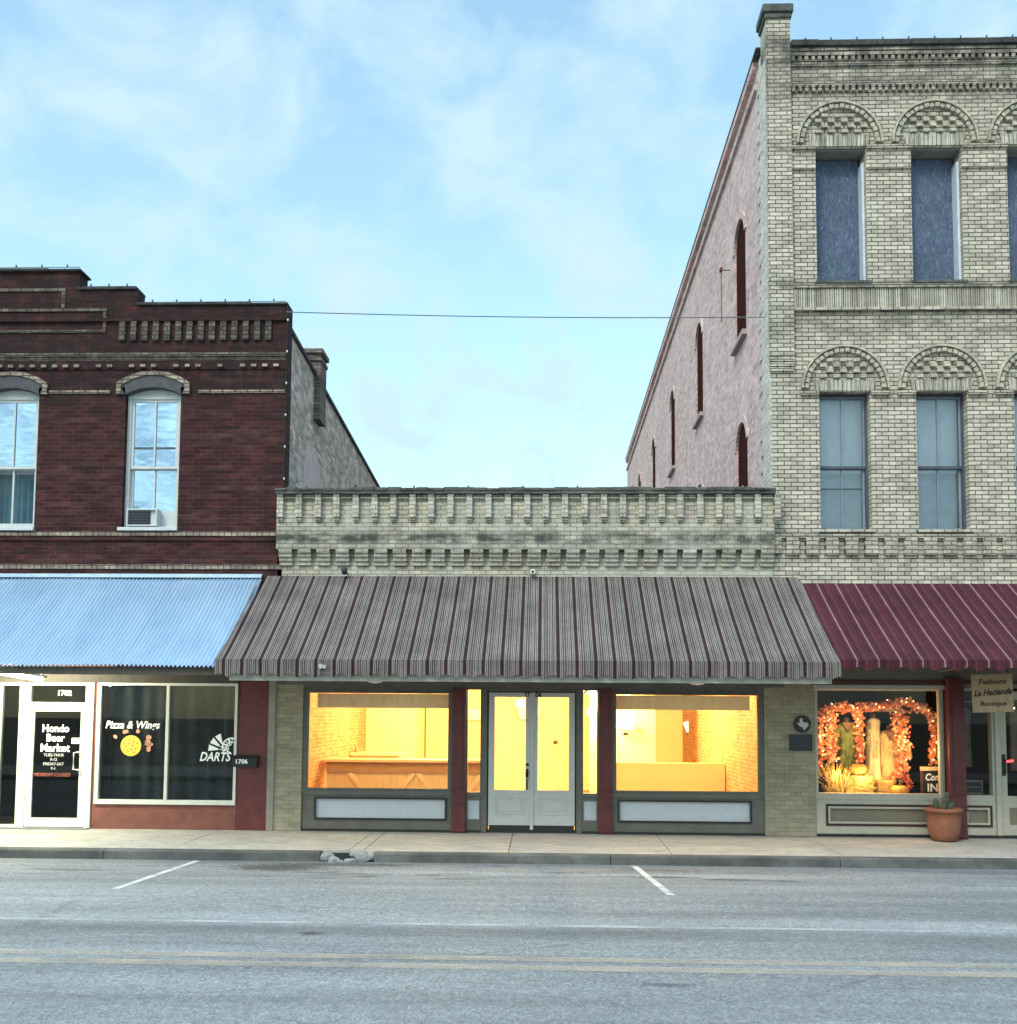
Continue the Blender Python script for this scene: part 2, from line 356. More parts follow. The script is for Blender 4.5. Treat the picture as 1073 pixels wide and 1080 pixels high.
M_SASH = paint('weathered_grey_blue_sash', (0.20, 0.235, 0.27), 0.6, 0.2)
M_SHADE = paint('pale_soffit_board', (0.42, 0.39, 0.33), 0.7, 0.15)
M_SASHD = paint('dark_slate_sash_edge', (0.065, 0.08, 0.10), 0.6, 0.25)
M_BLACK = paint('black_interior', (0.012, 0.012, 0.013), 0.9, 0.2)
M_BRONZE = paint('dark_bronze', (0.035, 0.03, 0.025), 0.35, 0.2, metal=0.7)
M_BRICKED = paint('maroon_brown_boarding', (0.05, 0.02, 0.016), 0.95, 0.25, spec=0.0)
# ---- glass
G_SHOP = glass('shop_glass', (0.97, 0.98, 0.97), 0.30)
G_DARK = glass('tinted_shop_glass', (0.66, 0.69, 0.69), 0.6)
G_SKY = glass('old_wavy_sky_glass', (0.50, 0.60, 0.70), 1.0, 0.40, 0.10, 0.8, 0.0, (0.66, 0.84, 1.0))
G_UP = glass('dusty_upstairs_glass', (0.85, 0.88, 0.9), 0.8, 0.03, 0.05, 1.5, 0.15)
# ---- writing
T_WHITE = paint('white_vinyl_lettering', (0.92, 0.92, 0.90), 0.5, 0.02, bump=0)
T_RED = paint('red_vinyl_lettering', (0.75, 0.22, 0.18), 0.5, 0.02, bump=0)
T_GREY = paint('grey_vinyl_lettering', (0.42, 0.42, 0.41), 0.5, 0.02, bump=0)
T_BLACK = paint('black_number_paint', (0.015, 0.012, 0.01), 0.5, 0.02, bump=0)
T_BROWN = paint('dark_brown_sign_paint', (0.05, 0.02, 0.012), 0.6, 0.1, bump=0)

# ------------------------------------------------------------------ ground, road, sidewalk
def road_mat():
    n = NT('worn_asphalt'); x, y, z = n.xyz()
    g = n.noise(n.pos(), 55, 3, 0.8); g2 = n.noise(n.pos(), 14, 5, 0.7)
    big = n.noise(n.scale(n.pos(), (0.22, 1.3, 1)), 1.4, 5, 0.55)
    col = n.ramp(big, [(0.30, (0.158, 0.165, 0.168)), (0.70, (0.238, 0.246, 0.247))])
    # wheel tracks polished along the lanes
    tr = n.noise(n.vec(n.math('MULTIPLY', x, 0.05), n.math('MULTIPLY', y, 1.05)), 1.0, 4, 0.5)
    col = n.mix(0.8, col, n.ramp(tr, [(0.34, 0.66), (0.50, 1.0), (0.64, 1.30)]), 'MULTIPLY')
    col = n.mix(0.7, col, n.ramp(g, [(0.30, 0.30), (0.5, 0.98), (0.70, 1.85)]), 'MULTIPLY')
    g3 = n.noise(n.scale(n.pos(), (1, 0.55, 1)), 30, 2, 0.6); col = n.mix(0.45, col, n.ramp(g3, [(0.32, 0.62), (0.68, 1.38)]), 'MULTIPLY')
    col = n.mix(0.6, col, n.ramp(g2, [(0.3, 0.62), (0.7, 1.35)]), 'MULTIPLY')
    sq = lambda v: n.math('MULTIPLY', v, v)
    # oil and tar stains in the parking bays
    st = n.noise(n.scale(n.pos(), (0.55, 2.6, 1)), 1.7, 6, 0.65)
    bay = n.math('MULTIPLY', n.rng(y, -4.3, -3.6), n.rng(y, -2.3, -2.9))
    col = n.mix(n.math('MULTIPLY', n.math('MULTIPLY', n.ramp(st, [(0.55, 0.0), (0.68, 1.0)]), bay), 0.75), col, (0.05, 0.052, 0.058))
    for (cx, cy, rx, ry, k) in ((-3.4, -2.85, 0.75, 0.45, 0.85), (-2.6, -2.5, 1.0, 0.2, 0.7), (1.5, -3.35, 0.5, 0.10, 0.8), (2.3, -3.5, 0.45, 0.08, 0.85), (2.9, -3.55, 0.25, 0.07, 0.7), (-1.4, -3.4, 0.22, 0.07, 0.8), (-2.15, -3.6, 0.2, 0.07, 0.7), (-2.05, -7.1, 0.12, 0.1, 0.8), (0.9, -8.7, 0.25, 0.06, 0.6), (3.4, -9.6, 0.3, 0.08, 0.6), (-0.55, -2.5, 0.16, 0.05, 0.7)):
        d = n.math('SQRT', n.math('ADD', sq(n.math('DIVIDE', n.math('SUBTRACT', x, cx), rx)), sq(n.math('DIVIDE', n.math('SUBTRACT', y, cy), ry))))
        m = n.math('MULTIPLY', n.rng(n.math('ADD', d, n.math('MULTIPLY', n.math('SUBTRACT', g2, 0.5), 1.8)), 0.5, 1.1, k, 0.0), 1.0)
        col = n.mix(m, col, (0.045, 0.045, 0.048))
    # hairline cracks
    vo = n.n('ShaderNodeTexVoronoi', feature='DISTANCE_TO_EDGE'); n.l(n.scale(n.pos(), (0.35, 0.8, 1)), vo.inputs['Vector']); vo.inputs['Scale'].default_value = 0.9
    wv = n.math('ADD', vo.outputs['Distance'], n.math('MULTIPLY', n.math('SUBTRACT', g2, 0.5), 0.035))
    col = n.mix(n.rng(wv, 0.0, 0.008, 0.30, 0.0), col, (0.07, 0.07, 0.075))
    n.bump(n.math('ADD', g, n.math('MULTIPLY', g2, 0.6)), 0.7, 0.012)
    return n.fin(col, n.rng(g2, 0.3, 0.7, 0.75, 0.95), 0, 0.25)
def worn_paint(name, c, lo, hi, k=1.0):
    n = NT(name); g = n.noise(n.pos(), 40, 5, 0.75); b = n.noise(n.scale(n.pos(), (1, 2, 1)), 2.0, 4)
    f = n.math('MULTIPLY', n.ramp(n.math('ADD', n.math('MULTIPLY', g, 0.6), n.math('MULTIPLY', b, 0.4)), [(lo, 0.0), (hi, 1.0)]), k)
    tr = n.n('ShaderNodeBsdfTransparent'); mx = n.n('ShaderNodeMixShader'); n.fin(c, 0.7)
    n.l(f, mx.inputs[0]); n.l(tr.outputs[0], mx.inputs[1]); n.l(n.b.outputs[0], mx.inputs[2]); n.l(mx.outputs[0], n.out.inputs[0]); return n.m
def conc_mat(name, a, b, dirt=0.4):
    n = NT(name); g = n.noise(n.pos(), 70, 3, 0.7); m = n.noise(n.scale(n.pos(), (0.7, 1.2, 1)), 2.2, 7, 0.62)
    col = n.ramp(m, [(0.3, a), (0.7, b)])
    col = n.mix(0.6, col, n.ramp(g, [(0.3, 0.68), (0.7, 1.25)]), 'MULTIPLY')
    sp_ = n.noise(n.scale(n.pos(), (1, 1.6, 1.6)), 6.0, 6, 0.7)
    col = n.mix(n.math('MULTIPLY', n.ramp(sp_, [(0.52, 0.0), (0.72, 1.0)]), dirt), col, (0.07, 0.065, 0.06))
    n.bump(g, 0.4, 0.006); return n.fin(col, 0.85, 0, 0.25)
M_ROAD = road_mat()
M_WALK = conc_mat('sidewalk_concrete', (0.31, 0.298, 0.265), (0.44, 0.42, 0.375), 0.45)
M_KERB = conc_mat('dirty_kerb_concrete', (0.05, 0.05, 0.046), (0.145, 0.142, 0.13), 0.95)
M_EARTH = paint('dry_ground', (0.16, 0.14, 0.11), 0.95, 0.3, 0.7)
struct('ground', MB().box(-400, 400, -400, 400, -0.6, -0.25), M_EARTH)
rd = MB()
# the road crowns slightly toward the middle
ys = [(-14.2, -0.17), (-12.0, -0.13), (-8.2, -0.10), (-5.0, -0.12), (-2.19, -0.165)]
for (a, za), (b, zb) in zip(ys, ys[1:]): rd.add([(-150, a, za), (150, a, za), (150, b, zb), (-150, b, zb)], [(0, 1, 2, 3)])
struct('road', rd, M_ROAD)
def roadz(y):
    for (a, za), (b, zb) in zip(ys, ys[1:]):
        if a <= y <= b: return za + (zb - za) * (y - a) / (b - a)
    return -0.165
M_YEL = worn_paint('faded_yellow_line_paint', (0.48, 0.405, 0.31), 0.37, 0.60, 0.68)
M_WLN = worn_paint('faded_white_line_paint', (0.56, 0.57, 0.57), 0.42, 0.60, 0.6)
M_PRK = worn_paint('white_parking_line_paint', (0.60, 0.60, 0.58), 0.33, 0.52, 0.9)
M_FNT = worn_paint('ghost_line_paint', (0.42, 0.43, 0.44), 0.48, 0.64, 0.7)
def line(name, pts, w, m):
    mb = MB(); (x0, y0), (x1, y1) = pts; d = Vector((x1 - x0, y1 - y0)); nrm = Vector((-d.y, d.x)).normalized() * w / 2; k = max(2, int(d.length / 0.5)) if abs(d.y) > abs(d.x) else 2
    vs = []; fs = []
    for i in range(k + 1):
        p = Vector((x0, y0)) + d * i / k
        for s_ in (1, -1):
            q = p + nrm * s_; vs.append((q.x, q.y, roadz(q.y) + 0.004))
    for i in range(k): fs.append((2 * i, 2 * i + 1, 2 * i + 3, 2 * i + 2))
    mb.add(vs, fs); return struct(name, mb, m)
line('centre_line', [(-150, -7.98), (150, -7.98)], 0.16, M_YEL); line('centre_line', [(-150, -8.26), (150, -8.28)], 0.16, M_YEL)
line('lane_line', [(-150, -6.62), (150, -6.62)], 0.10, M_WLN)
line('parking_edge_line', [(-6.2, -4.84), (-3.0, -4.84)], 0.08, M_FNT); line('parking_edge_line', [(0.6, -4.80), (2.6, -4.80)], 0.08, M_FNT)
line('parking_line', [(-4.66, -2.30), (-4.73, -4.85)], 0.085, M_PRK); line('parking_line', [(1.21, -2.28), (1.40, -4.80)], 0.085, M_PRK)
line('parking_line', [(7.3, -2.28), (7.4, -4.80)], 0.085, M_PRK); line('parking_line', [(-10.9, -2.28), (-10.9, -4.80)], 0.085, M_PRK)
sw = MB(); jx = [-60, -30, -20, -13.5, -10.2, -7.6, -5.1, -2.66, -2.46, -0.47, 1.75, 4.05, 6.4, 8.8, 11.5, 20, 30, 60]
for a, b in zip(jx, jx[1:]):
    g = 0.006
    sw.prism_x([(-2.045, -0.2), (-2.045, -0.035), (0.26, 0.0), (0.26, -0.2)], a + g, b - g)
sw.box(-60, 60, -2.0, 0.26, -0.24, -0.06)
struct('sidewalk', sw, M_WALK)
kb = MB()
for a, b in ((-60, -9.1), (-9.09, -6.0), (-5.99, -3.02), (-2.28, 0.9), (0.91, 3.95), (3.96, 7.0), (7.01, 60)):
    kb.prism_x([(-2.21, -0.25), (-2.195, -0.06), (-2.17, -0.04), (-2.05, -0.034), (-2.05, -0.25)], a, b)
struct('kerb', kb, M_KERB)
sw2 = MB(); sw2.prism_x([(-14.2, -0.24), (-14.2, -0.03), (-19, 0.02), (-19, -0.24)], -60, 60); struct('far_sidewalk', sw2, M_WALK)

# ================================================================== MIDDLE BUILDING
mid = thing('brick_shop_building', (-0.33, 0.0, 0.0), 'low single storey cream brick shop with lit yellow windows between two taller buildings', 'building')
XL, XR = -4.26, 3.60
mb = MB().holed(XL, XR, 2.34, 5.32, [], 0.0, 0.30); part('wall', mb, M_MID, mid)
mb = MB().box(XL, XR, -0.13, -0.001, 4.44, 5.30); part('parapet_band', mb, M_MID, mid)
pit = 0.301; n_ = 26
for i in range(n_ + 1):
    x = -4.19 + i * pit + random.uniform(-.006, .006); mb = MB()
    mb.box(x - 0.05, x + 0.05, -0.215, -0.131, 4.93, 5.297); mb.box(x - 0.045, x + 0.045, -0.19, -0.131, 4.895, 4.93); mb.box(x - 0.038, x + 0.038, -0.16, -0.131, 4.86, 4.895)
    part('pendant_strip', mb, M_MID, mid, bev=0.006)
    if i < n_: part('panel_head', MB().box(x + 0.058, x + pit - 0.058, -0.18, -0.131, 5.235, 5.297), M_MID, mid, bev=0.006)
for i in range(n_):
    x = -4.19 + i * 0.3045 + 0.115 - 0.04; mb = MB()
    for k in range(4):
        j = random.uniform(-.004, .004)
        mb.box(x - 0.105 + j, x + 0.105 + j, -0.135 + 0.03 * k, -0.001, 4.372 - 0.064 * k, 4.436 - 0.064 * k)
    part('dentil', mb, M_MID, mid, bev=0.008)
mb = MB().box(XL - 0.015, XR + 0.01, -0.225, 0.34, 5.301, 5.35); x = XL - 0.02
while x < XR:
    e = min(x + random.uniform(0.18, 0.26), XR + 0.01); h = random.uniform(-0.012, 0.012)
    mb.box(x, e, -0.235 + random.uniform(-.012, .012), 0.34, 5.351, 5.405 + h); x = e
    if XR + 0.01 - x < 0.1: break
part('coping', mb, M_COPE, mid, bev=0.012)
part('roof', MB().box(-4.1, 3.5, 0.31, 14, 3.6, 3.8), M_ROOF, mid)
# brick piers beside the shopfront
for (a, b) in ((-4.235, -3.80), (3.43, 3.735)):
    part('brick_pier', MB().box(a, b, 0.0, 0.24, 0.0, 2.339), M_PIER, mid)
part('grey_corner_board', MB().box(-4.345, -4.237, -0.02, 0.16, 0.0, 2.45), M_GREYP, mid)
part('header_beam', MB().box(-3.80, 3.43, -0.02, 0.24, 2.25, 2.339).box(-4.235, 3.735, -0.06, -0.021, 2.29, 2.44), M_OLIVE, mid, bev=0.004)
def display_window(x0, x1, gx0, gx1):
    f = MB().frame(x0, x1, 0.56, 2.25, 0.07, 0.02, 0.16, 0.09).frame(gx0 - 0.045, gx1 + 0.045, 0.645, 2.19, 0.03, -0.005, 0.019)
    wdw = part('display_window', f, M_OLIVE, mid, bev=0.004)
    part('window_glass', MB().box(x0 + 0.05, x1 - 0.05, 0.088, 0.096, 0.63, 2.20), G_SHOP, wdw)
    bl = MB().holed(x0, x1, 0.03, 0.559, [(gx0 + 0.10, gx1 - 0.10, 0.20, 0.51)], 0.04, 0.16)
    b = part('bulkhead', bl, M_OLIVE, wdw, bev=0.004)
    part('panel_moulding', MB().frame(gx0 + 0.08, gx1 - 0.08, 0.18, 0.53, 0.028, 0.015, 0.039), M_DARK, wdw)
    part('white_panel', MB().box(gx0 + 0.10, gx1 - 0.10, 0.07, 0.12, 0.19, 0.52), M_PANEL, wdw)
    part('base_strip', MB().box(x0, x1, 0.0, 0.16, 0.0, 0.029), M_DARK, wdw)
    return wdw
display_window(-3.80, -1.43, -3.68, -1.43)
display_window(1.07, 3.43, 1.08, 3.31)
for (a, b) in ((-1.43, -1.215), (0.86, 1.07)):
    c = MB().box(a, b, -0.04, 0.18, 0.0, 2.25)
    for z in (0.02, 0.42, 0.66): c.box(a - 0.012, b + 0.012, -0.06, -0.041, z, z + 0.03)
    for z in (0.70,): c.box(a + 0.05, b - 0.05, -0.05, -0.041, z, 2.2)
    part('iron_column', c, M_BURG, mid, bev=0.006)
for (a, b) in ((-1.215, -0.97), (0.60, 0.86)):
    s_ = part('sidelight', MB().frame(a, b, 0.56, 2.25, 0.022, 0.03, 0.16, 0.06).holed(a, b, 0.03, 0.559, [(a + 0.03, b - 0.03, 0.20, 0.50)], 0.05, 0.16), M_OLIVE, mid, bev=0.004)
    part('window_glass', MB().box(a + 0.015, b - 0.015, 0.085, 0.092, 0.61, 2.235), G_SHOP, s_)
    part('white_panel', MB().box(a + 0.03, b - 0.03, 0.08, 0.12, 0.19, 0.51), M_PANEL, s_)
    part('base_strip', MB().box(a, b, 0.02, 0.16, 0.0, 0.029), M_DARK, s_)
df = part('door_frame', MB().holed(-0.97, 0.60, 0.0, 2.25, [(-0.885, 0.515, -1, 2.205)], 0.03, 0.20), M_OLIVE, mid, bev=0.004)
part('door_stop', MB().frame(-0.885, 0.515, -0.02, 2.205, 0.022, 0.075, 0.16).box(-0.86, 0.49, 0.06, 0.2, 0.0, 0.045), M_DARK, df)
for k, (a, b) in enumerate(((-0.862, -0.187), (-0.183, 0.492))):
    g0, g1 = (a + 0.095, b - 0.095)
    d = part('door', MB().holed(a, b, 0.115, 2.185, [(g0, g1, 0.66, 2.115)], 0.055, 0.10), M_DOOR, mid, bev=0.003)
    part('door_glass', MB().box(g0 - 0.01, g1 + 0.01, 0.072, 0.08, 0.65, 2.125), G_SHOP, d)
    part('kick_panel', MB().frame(g0 + 0.02, g1 - 0.02, 0.28, 0.55, 0.018, 0.045, 0.054).box(g0 + 0.07, g1 - 0.07, 0.046, 0.054, 0.33, 0.50).box(g0 + 0.0, g1 - 0.0, 0.047, 0.0545, 0.615, 0.645), M_DOOR, d, bev=0.003)
    part('door_sweep', MB().box(a + 0.01, b - 0.01, 0.06, 0.11, 0.048, 0.114), M_DARK, d)
    if k == 0:
        part('meeting_strip', MB().box(b - 0.02, b + 0.03, 0.035, 0.054, 0.05, 2.185), M_DOOR, d)
        h = MB().box(-0.275, -0.235, 0.035, 0.054, 0.86, 0.99).lathe([(0.02, 0), (0.026, 0.01), (0.026, 0.035), (0.0001, 0.04)], (-0.255, 0.04, 1.04), 12)
        h.tube([(-0.255, 0.04, 0.96), (-0.255, -0.01, 0.94), (-0.255, -0.015, 0.82), (-0.255, -0.005, 0.70), (-0.255, 0.045, 0.68)], 0.012)
        part('door_handle', h, M_BRONZE, d, smooth=True)
        text('house_number', '17', 0.095, T_BLACK, d, -0.262, 0.052, 2.147, 0.003)
    else:
        text('house_number', '04', 0.095, T_BLACK, d, -0.085, 0.052, 2.147, 0.003)
# ---- the room behind the lit windows
M_YW = paint('warm_plaster', (0.80, 0.70, 0.38), 0.85, 0.04, 1.5, bump=0.2)
M_INB = brick('orange_room_brick', (0.54, 0.25, 0.115), (0.42, 0.18, 0.08), (0.56, 0.36, 0.18), axis='y', var=0.22, darkamt=0.3, dark=(0.34, 0.14, 0.06), patch=((0.60, 0.34, 0.17), 0.4))
M_FLOOR = wood('room_floor_boards', (0.30, 0.17, 0.08), (0.42, 0.26, 0.13))
M_PINE = wood('pale_pine', (0.66, 0.48, 0.27), (0.78, 0.60, 0.36), (6, 6, 1.2))
M_OAK = wood('brown_bar_timber', (0.34, 0.18, 0.075), (0.46, 0.27, 0.12))
part('room_floor', MB().box(-4.2, 3.55, 0.27, 12, -0.05, 0.03), M_FLOOR, mid)
part('room_ceiling', MB().box(-4.2, 3.55, 0.31, 12, 3.1, 3.2), M_YW, mid)
part('brick_room_wall', MB().box(-4.2, -4.02, 0.31, 7.2, 0.03, 3.1), M_INB, mid)
part('brick_room_wall', MB().box(3.38, 3.55, 0.31, 9.2, 0.03, 3.1), M_INB, mid)
part('plaster_room_wall', MB().box(-4.2, -2.9, 7.2, 7.4, 0.03, 3.1).box(-3.0, -2.9, 7.4, 9.2, 0.03, 3.1).box(-3.0, 3.55, 9.2, 9.4, 0.03, 3.1), M_YW, mid)
part('half_wall', MB().box(1.30, 3.37, 3.2, 3.34, 0.03, 0.965), M_YW, mid)
part('partition_wall', MB().box(1.0, 2.42, 6.4, 6.55, 0.03, 3.1), M_YW, mid)
part('wall_pilaster', MB().box(-2.86, -2.70, 9.02, 9.199, 0.03, 3.09), M_YW, mid)
dw = MB().frame(-0.72, 0.02, 0.03, 2.05, 0.07, 9.16, 9.199); part('inner_doorway', dw, M_YW, mid)
for (a, b) in ((-3.64, -1.46), (1.12, 3.27)):
    part('window_cornice_board', MB().box(a, b, 0.30, 0.34, 1.93, 2.13).box(a, b, 0.285, 0.36, 2.13, 2.16), M_PINE, mid)
for (x, lb_) in ((-2.55, 'lit strip lamp along the inside top of the left lit window'), (2.2, 'lit strip lamp along the inside top of the right lit window')):
    t = thing('strip_lamp', (x, 0.5, 2.21), lb_, 'lamp')
    part('tube', MB().tube([(x - 1.05, 0.46, 2.205), (x + 1.05, 0.46, 2.205)], 0.014), emit('lit_strip', (1.0, 0.88, 0.6), 4), t)
    part('lamp_body', MB().box(x - 1.08, x + 1.08, 0.43, 0.50, 2.222, 2.25), paint('strip_lamp_body', (0.6, 0.58, 0.5), 0.5), t)
    for q in (-0.6, 0.6):
        l = bpy.data.lights.new('lamp_light', 'POINT'); l.energy = 36; l.color = (1.0, 0.76, 0.33); l.shadow_soft_size = 0.1
        o = bpy.data.objects.new('lamp_light', l); COL.objects.link(o); o.parent = t; o.location = (q, 0.35, 0.25)
# ---- things inside the lit shop
bar = thing('bar_counter', (-2.5, 2.7, 0.03), 'long wooden bar counter with diagonal braces behind the left lit window', 'counter')
part('counter_top', MB().box(-3.95, -0.98, 2.35, 3.05, 0.97, 1.02), M_PINE, bar, bev=0.006)
part('apron', MB().box(-3.92, -1.02, 2.42, 2.46, 0.79, 0.968), M_OAK, bar)
part('front_boards', MB().box(-3.92, -1.02, 2.47, 2.50, 0.03, 0.789), M_PINE, bar)
part('end_panel', MB().box(-1.05, -1.02, 2.501, 3.0, 0.03, 0.968), M_PINE, bar)
br = MB()
for i in range(4):
    x0 = -3.5 + i * 0.62
    a, b = ((x0, 0.78), (x0 + 0.55, 0.1)) if i % 2 == 0 else ((x0 + 0.55, 0.78), (x0, 0.1))
    d = Vector((b[0] - a[0], b[1] - a[1])).normalized(); q = Vector((-d.y, d.x)) * 0.04
    br.prism([(a[0] + q.x, a[1] + q.y), (a[0] - q.x, a[1] - q.y), (b[0] - q.x, b[1] - q.y), (b[0] + q.x, b[1] + q.y)], 2.435, 2.468)
part('brace', br, paint('cream_brace_timber', (0.78, 0.62, 0.36), 0.6), bar)
bb = thing('back_counter', (-3.4, 5.6, 0.03), 'pale back counter standing along the orange brick wall', 'counter')
part('worktop', MB().box(-4.0, -2.95, 5.2, 6.2, 0.98, 1.03), M_YW, bb); part('cabinet', MB().box(-4.0, -3.0, 5.25, 6.2, 0.03, 0.979), M_PINE, bb)
for (px, lb) in ((363, 'small brown jar nearest the brick wall on the back counter'), (376, 'small brown jar on the right of the back counter')):
    p = at(px, 800, 5.5); solo('jar', MB().lathe([(0.035, 0), (0.04, 0.02), (0.04, 0.09), (0.025, 0.11), (0.025, 0.14)], (p.x, 5.5, 1.03), 12), M_OAK, lb, 'jar', smooth=True)
E_BULB = emit('lit_warm_globe', (1.0, 0.86, 0.55), 9.0)
E_SHADE = emit('lit_white_shade', (1.0, 0.90, 0.66), 2.6)
WARM = (1.0, 0.76, 0.33)
def point(name, loc, e, parent, r=0.12, c=WARM):
    l = bpy.data.lights.new(name, 'POINT'); l.energy = e; l.color = c; l.shadow_soft_size = r
    o = bpy.data.objects.new(name, l); COL.objects.link(o); o.parent = parent; o.location = Vector(loc) - rootloc(parent); return o
def globe_pendant(px, py, Y, e, label):
    p = at(px, py, Y); t = thing('pendant_lamp', (p.x, Y, p.z), label, 'lamp')
    part('globe', MB().ball((p.x, Y, p.z), 0.09, 16, 10), E_BULB, t, smooth=True)
    part('stem', MB().tube([(p.x, Y, p.z + 0.085), (p.x, Y, 3.1)], 0.012), M_BRONZE, t)
    point('lamp_light', (p.x, Y, p.z + 0.35), e, t)
globe_pendant(549, 742, 5.0, 420, 'glowing globe pendant lamp seen through the left door pane')
globe_pendant(623, 751, 6.0, 420, 'glowing globe pendant lamp seen through the right sidelight')
p = at(453, 738, 4.2)
t = thing('triple_lamp', (p.x, 4.2, p.z), 'three shade ceiling lamp high in the left lit window', 'lamp')
for k in (-1, 0, 1):
    part('lamp_shade', MB().lathe([(0.055, -0.06), (0.07, -0.055), (0.045, 0.03), (0.02, 0.05)], (p.x + k * 0.15, 4.2, p.z), 14), E_SHADE, t, smooth=True)
part('lamp_bar', MB().tube([(p.x - 0.18, 4.2, p.z + 0.06), (p.x + 0.18, 4.2, p.z + 0.06)], 0.012).tube([(p.x, 4.2, p.z + 0.06), (p.x, 4.2, 3.1)], 0.012), M_BRONZE, t)
point('lamp_light', (p.x, 4.2, p.z + 0.35), 380, t)
p = at(660, 737, 3.5)
t = thing('ceiling_lamp', (p.x, 3.5, 2.9), 'pale glowing ceiling lamp near the top of the right lit window', 'lamp')
part('lamp_shade', MB().lathe([(0.10, 0), (0.13, 0.03), (0.10, 0.12), (0.03, 0.15)], (p.x, 3.5, p.z - 0.05), 16), E_SHADE, t, smooth=True)
part('stem', MB().tube([(p.x, 3.5, p.z + 0.09), (p.x, 3.5, 3.1)], 0.012), M_BRONZE, t)
point('lamp_light', (p.x + 0.6, 3.5, p.z + 0.4), 380, t)
p = at(586, 783, 9.19); t = thing('wall_thermostat', (p.x, 9.19, p.z), 'small brown thermostat on the yellow wall seen through the right door pane', 'thermostat')
part('case', MB().box(p.x - 0.06, p.x + 0.06, 9.17, 9.198, p.z - 0.05, p.z + 0.05), M_OAK, t); part('dial', MB().box(p.x - 0.03, p.x + 0.03, 9.155, 9.1695, p.z - 0.03, p.z + 0.03), M_BRONZE, t)
p = at(587, 793, 9.19); solo('wall_notice', MB().box(p.x - 0.10, p.x + 0.10, 9.18, 9.198, p.z - 0.13, p.z + 0.13), M_PINE, 'pale paper notice under the thermostat on the yellow wall', 'notice')
p = at(621, 731, 6.0); t = thing('ceiling_fan', (p.x - 0.05, 6.0, 2.4), 'dark ceiling fan at the top of the right sidelight', 'fan')
part('motor', MB().lathe([(0.02, 0.12), (0.09, 0.10), (0.11, 0.0), (0.06, -0.05), (0.0001, -0.06)], (p.x - 0.05, 6.0, 2.36), 16), M_BRONZE, t, smooth=True); part('downrod', MB().tube([(p.x - 0.05, 6.0, 2.47), (p.x - 0.05, 6.0, 3.1)], 0.014), M_BRONZE, t)
for k in range(5):
    a = R(20 + 72 * k); u = Vector((math.cos(a), math.sin(a), 0)); v = Vector((-u.y, u.x, 0)) * 0.065; o = Vector((p.x - 0.05, 6.0, 2.35)); q0, q1 = o + u * 0.13, o + u * 0.62
    part('blade', MB().add([tuple(q0 - v * .7), tuple(q1 - v), tuple(q1 + v), tuple(q0 + v * .7), tuple(q0 - v * .7 + Vector((0, 0, .012))), tuple(q1 - v + Vector((0, 0, .012))), tuple(q1 + v + Vector((0, 0, .012))), tuple(q0 + v * .7 + Vector((0, 0, .012)))], [(0, 1, 2, 3), (4, 5, 6, 7), (0, 1, 5, 4), (1, 2, 6, 5), (2, 3, 7, 6), (3, 0, 4, 7)]), M_OAK, t)
M_ACW = paint('white_plastic', (0.75, 0.74, 0.68), 0.4, 0.03)
for (x0, x1, z, y, lb) in ((-0.62, -0.10, 1.75, 8.95, 'white wall air unit seen through the left glazed door'), (-2.02, -1.42, 1.72, 8.95, 'white wall air unit seen through the left sidelight')):
    t = thing('wall_air_unit', ((x0 + x1) / 2, y, z), lb, 'air unit')
    part('casing', MB().prism_x([(9.19, z), (9.0, z), (8.96, z + 0.08), (8.97, z + 0.26), (9.19, z + 0.28)], x0, x1), M_ACW, t, bev=0.01)
    part('louvre', MB().box(x0 + 0.04, x1 - 0.04, 8.98, 8.999, z - 0.012, z + 0.02), M_ACW, t)
for (px, Y, lb) in ((727, 8.3, 'white wedge wall sconce fixed on the orange brick inside the right window'), (660, 6.39, 'white wedge wall sconce fixed on the yellow wall inside the right window')):
    p = at(px, 767, Y)
    t = thing('wall_sconce', (p.x, Y, p.z), lb, 'lamp')
    if Y > 7: part('shade', MB().prism([(p.x - 0.12, p.z + 0.10), (3.379, p.z + 0.13), (3.379, p.z - 0.12)], Y - 0.12, Y + 0.12), E_SHADE, t)
    else: part('shade', MB().prism([(p.x - 0.2, p.z + 0.02), (p.x + 0.16, p.z + 0.08), (p.x + 0.17, p.z - 0.06), (p.x - 0.2, p.z - 0.02)], Y - 0.12, Y), E_SHADE, t)
    part('mount_plate', MB().box(*((3.36, 3.378, Y - 0.05, Y + 0.05) if Y > 7 else (p.x - 0.05, p.x + 0.05, Y - 0.012, Y - 0.001)), p.z - 0.17, p.z - 0.121), M_BRONZE, t)

# ================================================================== awnings
def stripe_mat(name, per, stops, off=0.0, rough=0.85):
    n = NT(name); x, y, z = n.xyz()
    f = n.math('FRACT', n.math('DIVIDE', n.math('ADD', x, off + 100 * per), per))
    col = n.ramp(f, stops, 'CONSTANT')
    weave = n.noise(n.scale(n.pos(), (140, 60, 60)), 1.0, 2, 0.8); d = n.noise(n.scale(n.pos(), (1.5, 1, 1)), 1.4, 6, 0.65)
    spk = n.noise(n.pos(), 26, 5, 0.75)
    col = n.mix(0.6, col, n.ramp(weave, [(0.3, 0.62), (0.7, 1.3)]), 'MULTIPLY')
    col = n.mix(0.8, col, n.ramp(d, [(0.3, 0.62), (0.7, 1.28)]), 'MULTIPLY')
    col = n.mix(0.5, col, n.ramp(spk, [(0.3, 0.62), (0.7, 1.3)]), 'MULTIPLY')
    n.bump(weave, 0.15, 0.003); return n.fin(col, rough, 0, 0.15)
A_, B_, C_, D_ = (0.034, 0.014, 0.017), (0.038, 0.024, 0.025), (0.25, 0.215, 0.198), (0.088, 0.070, 0.067)
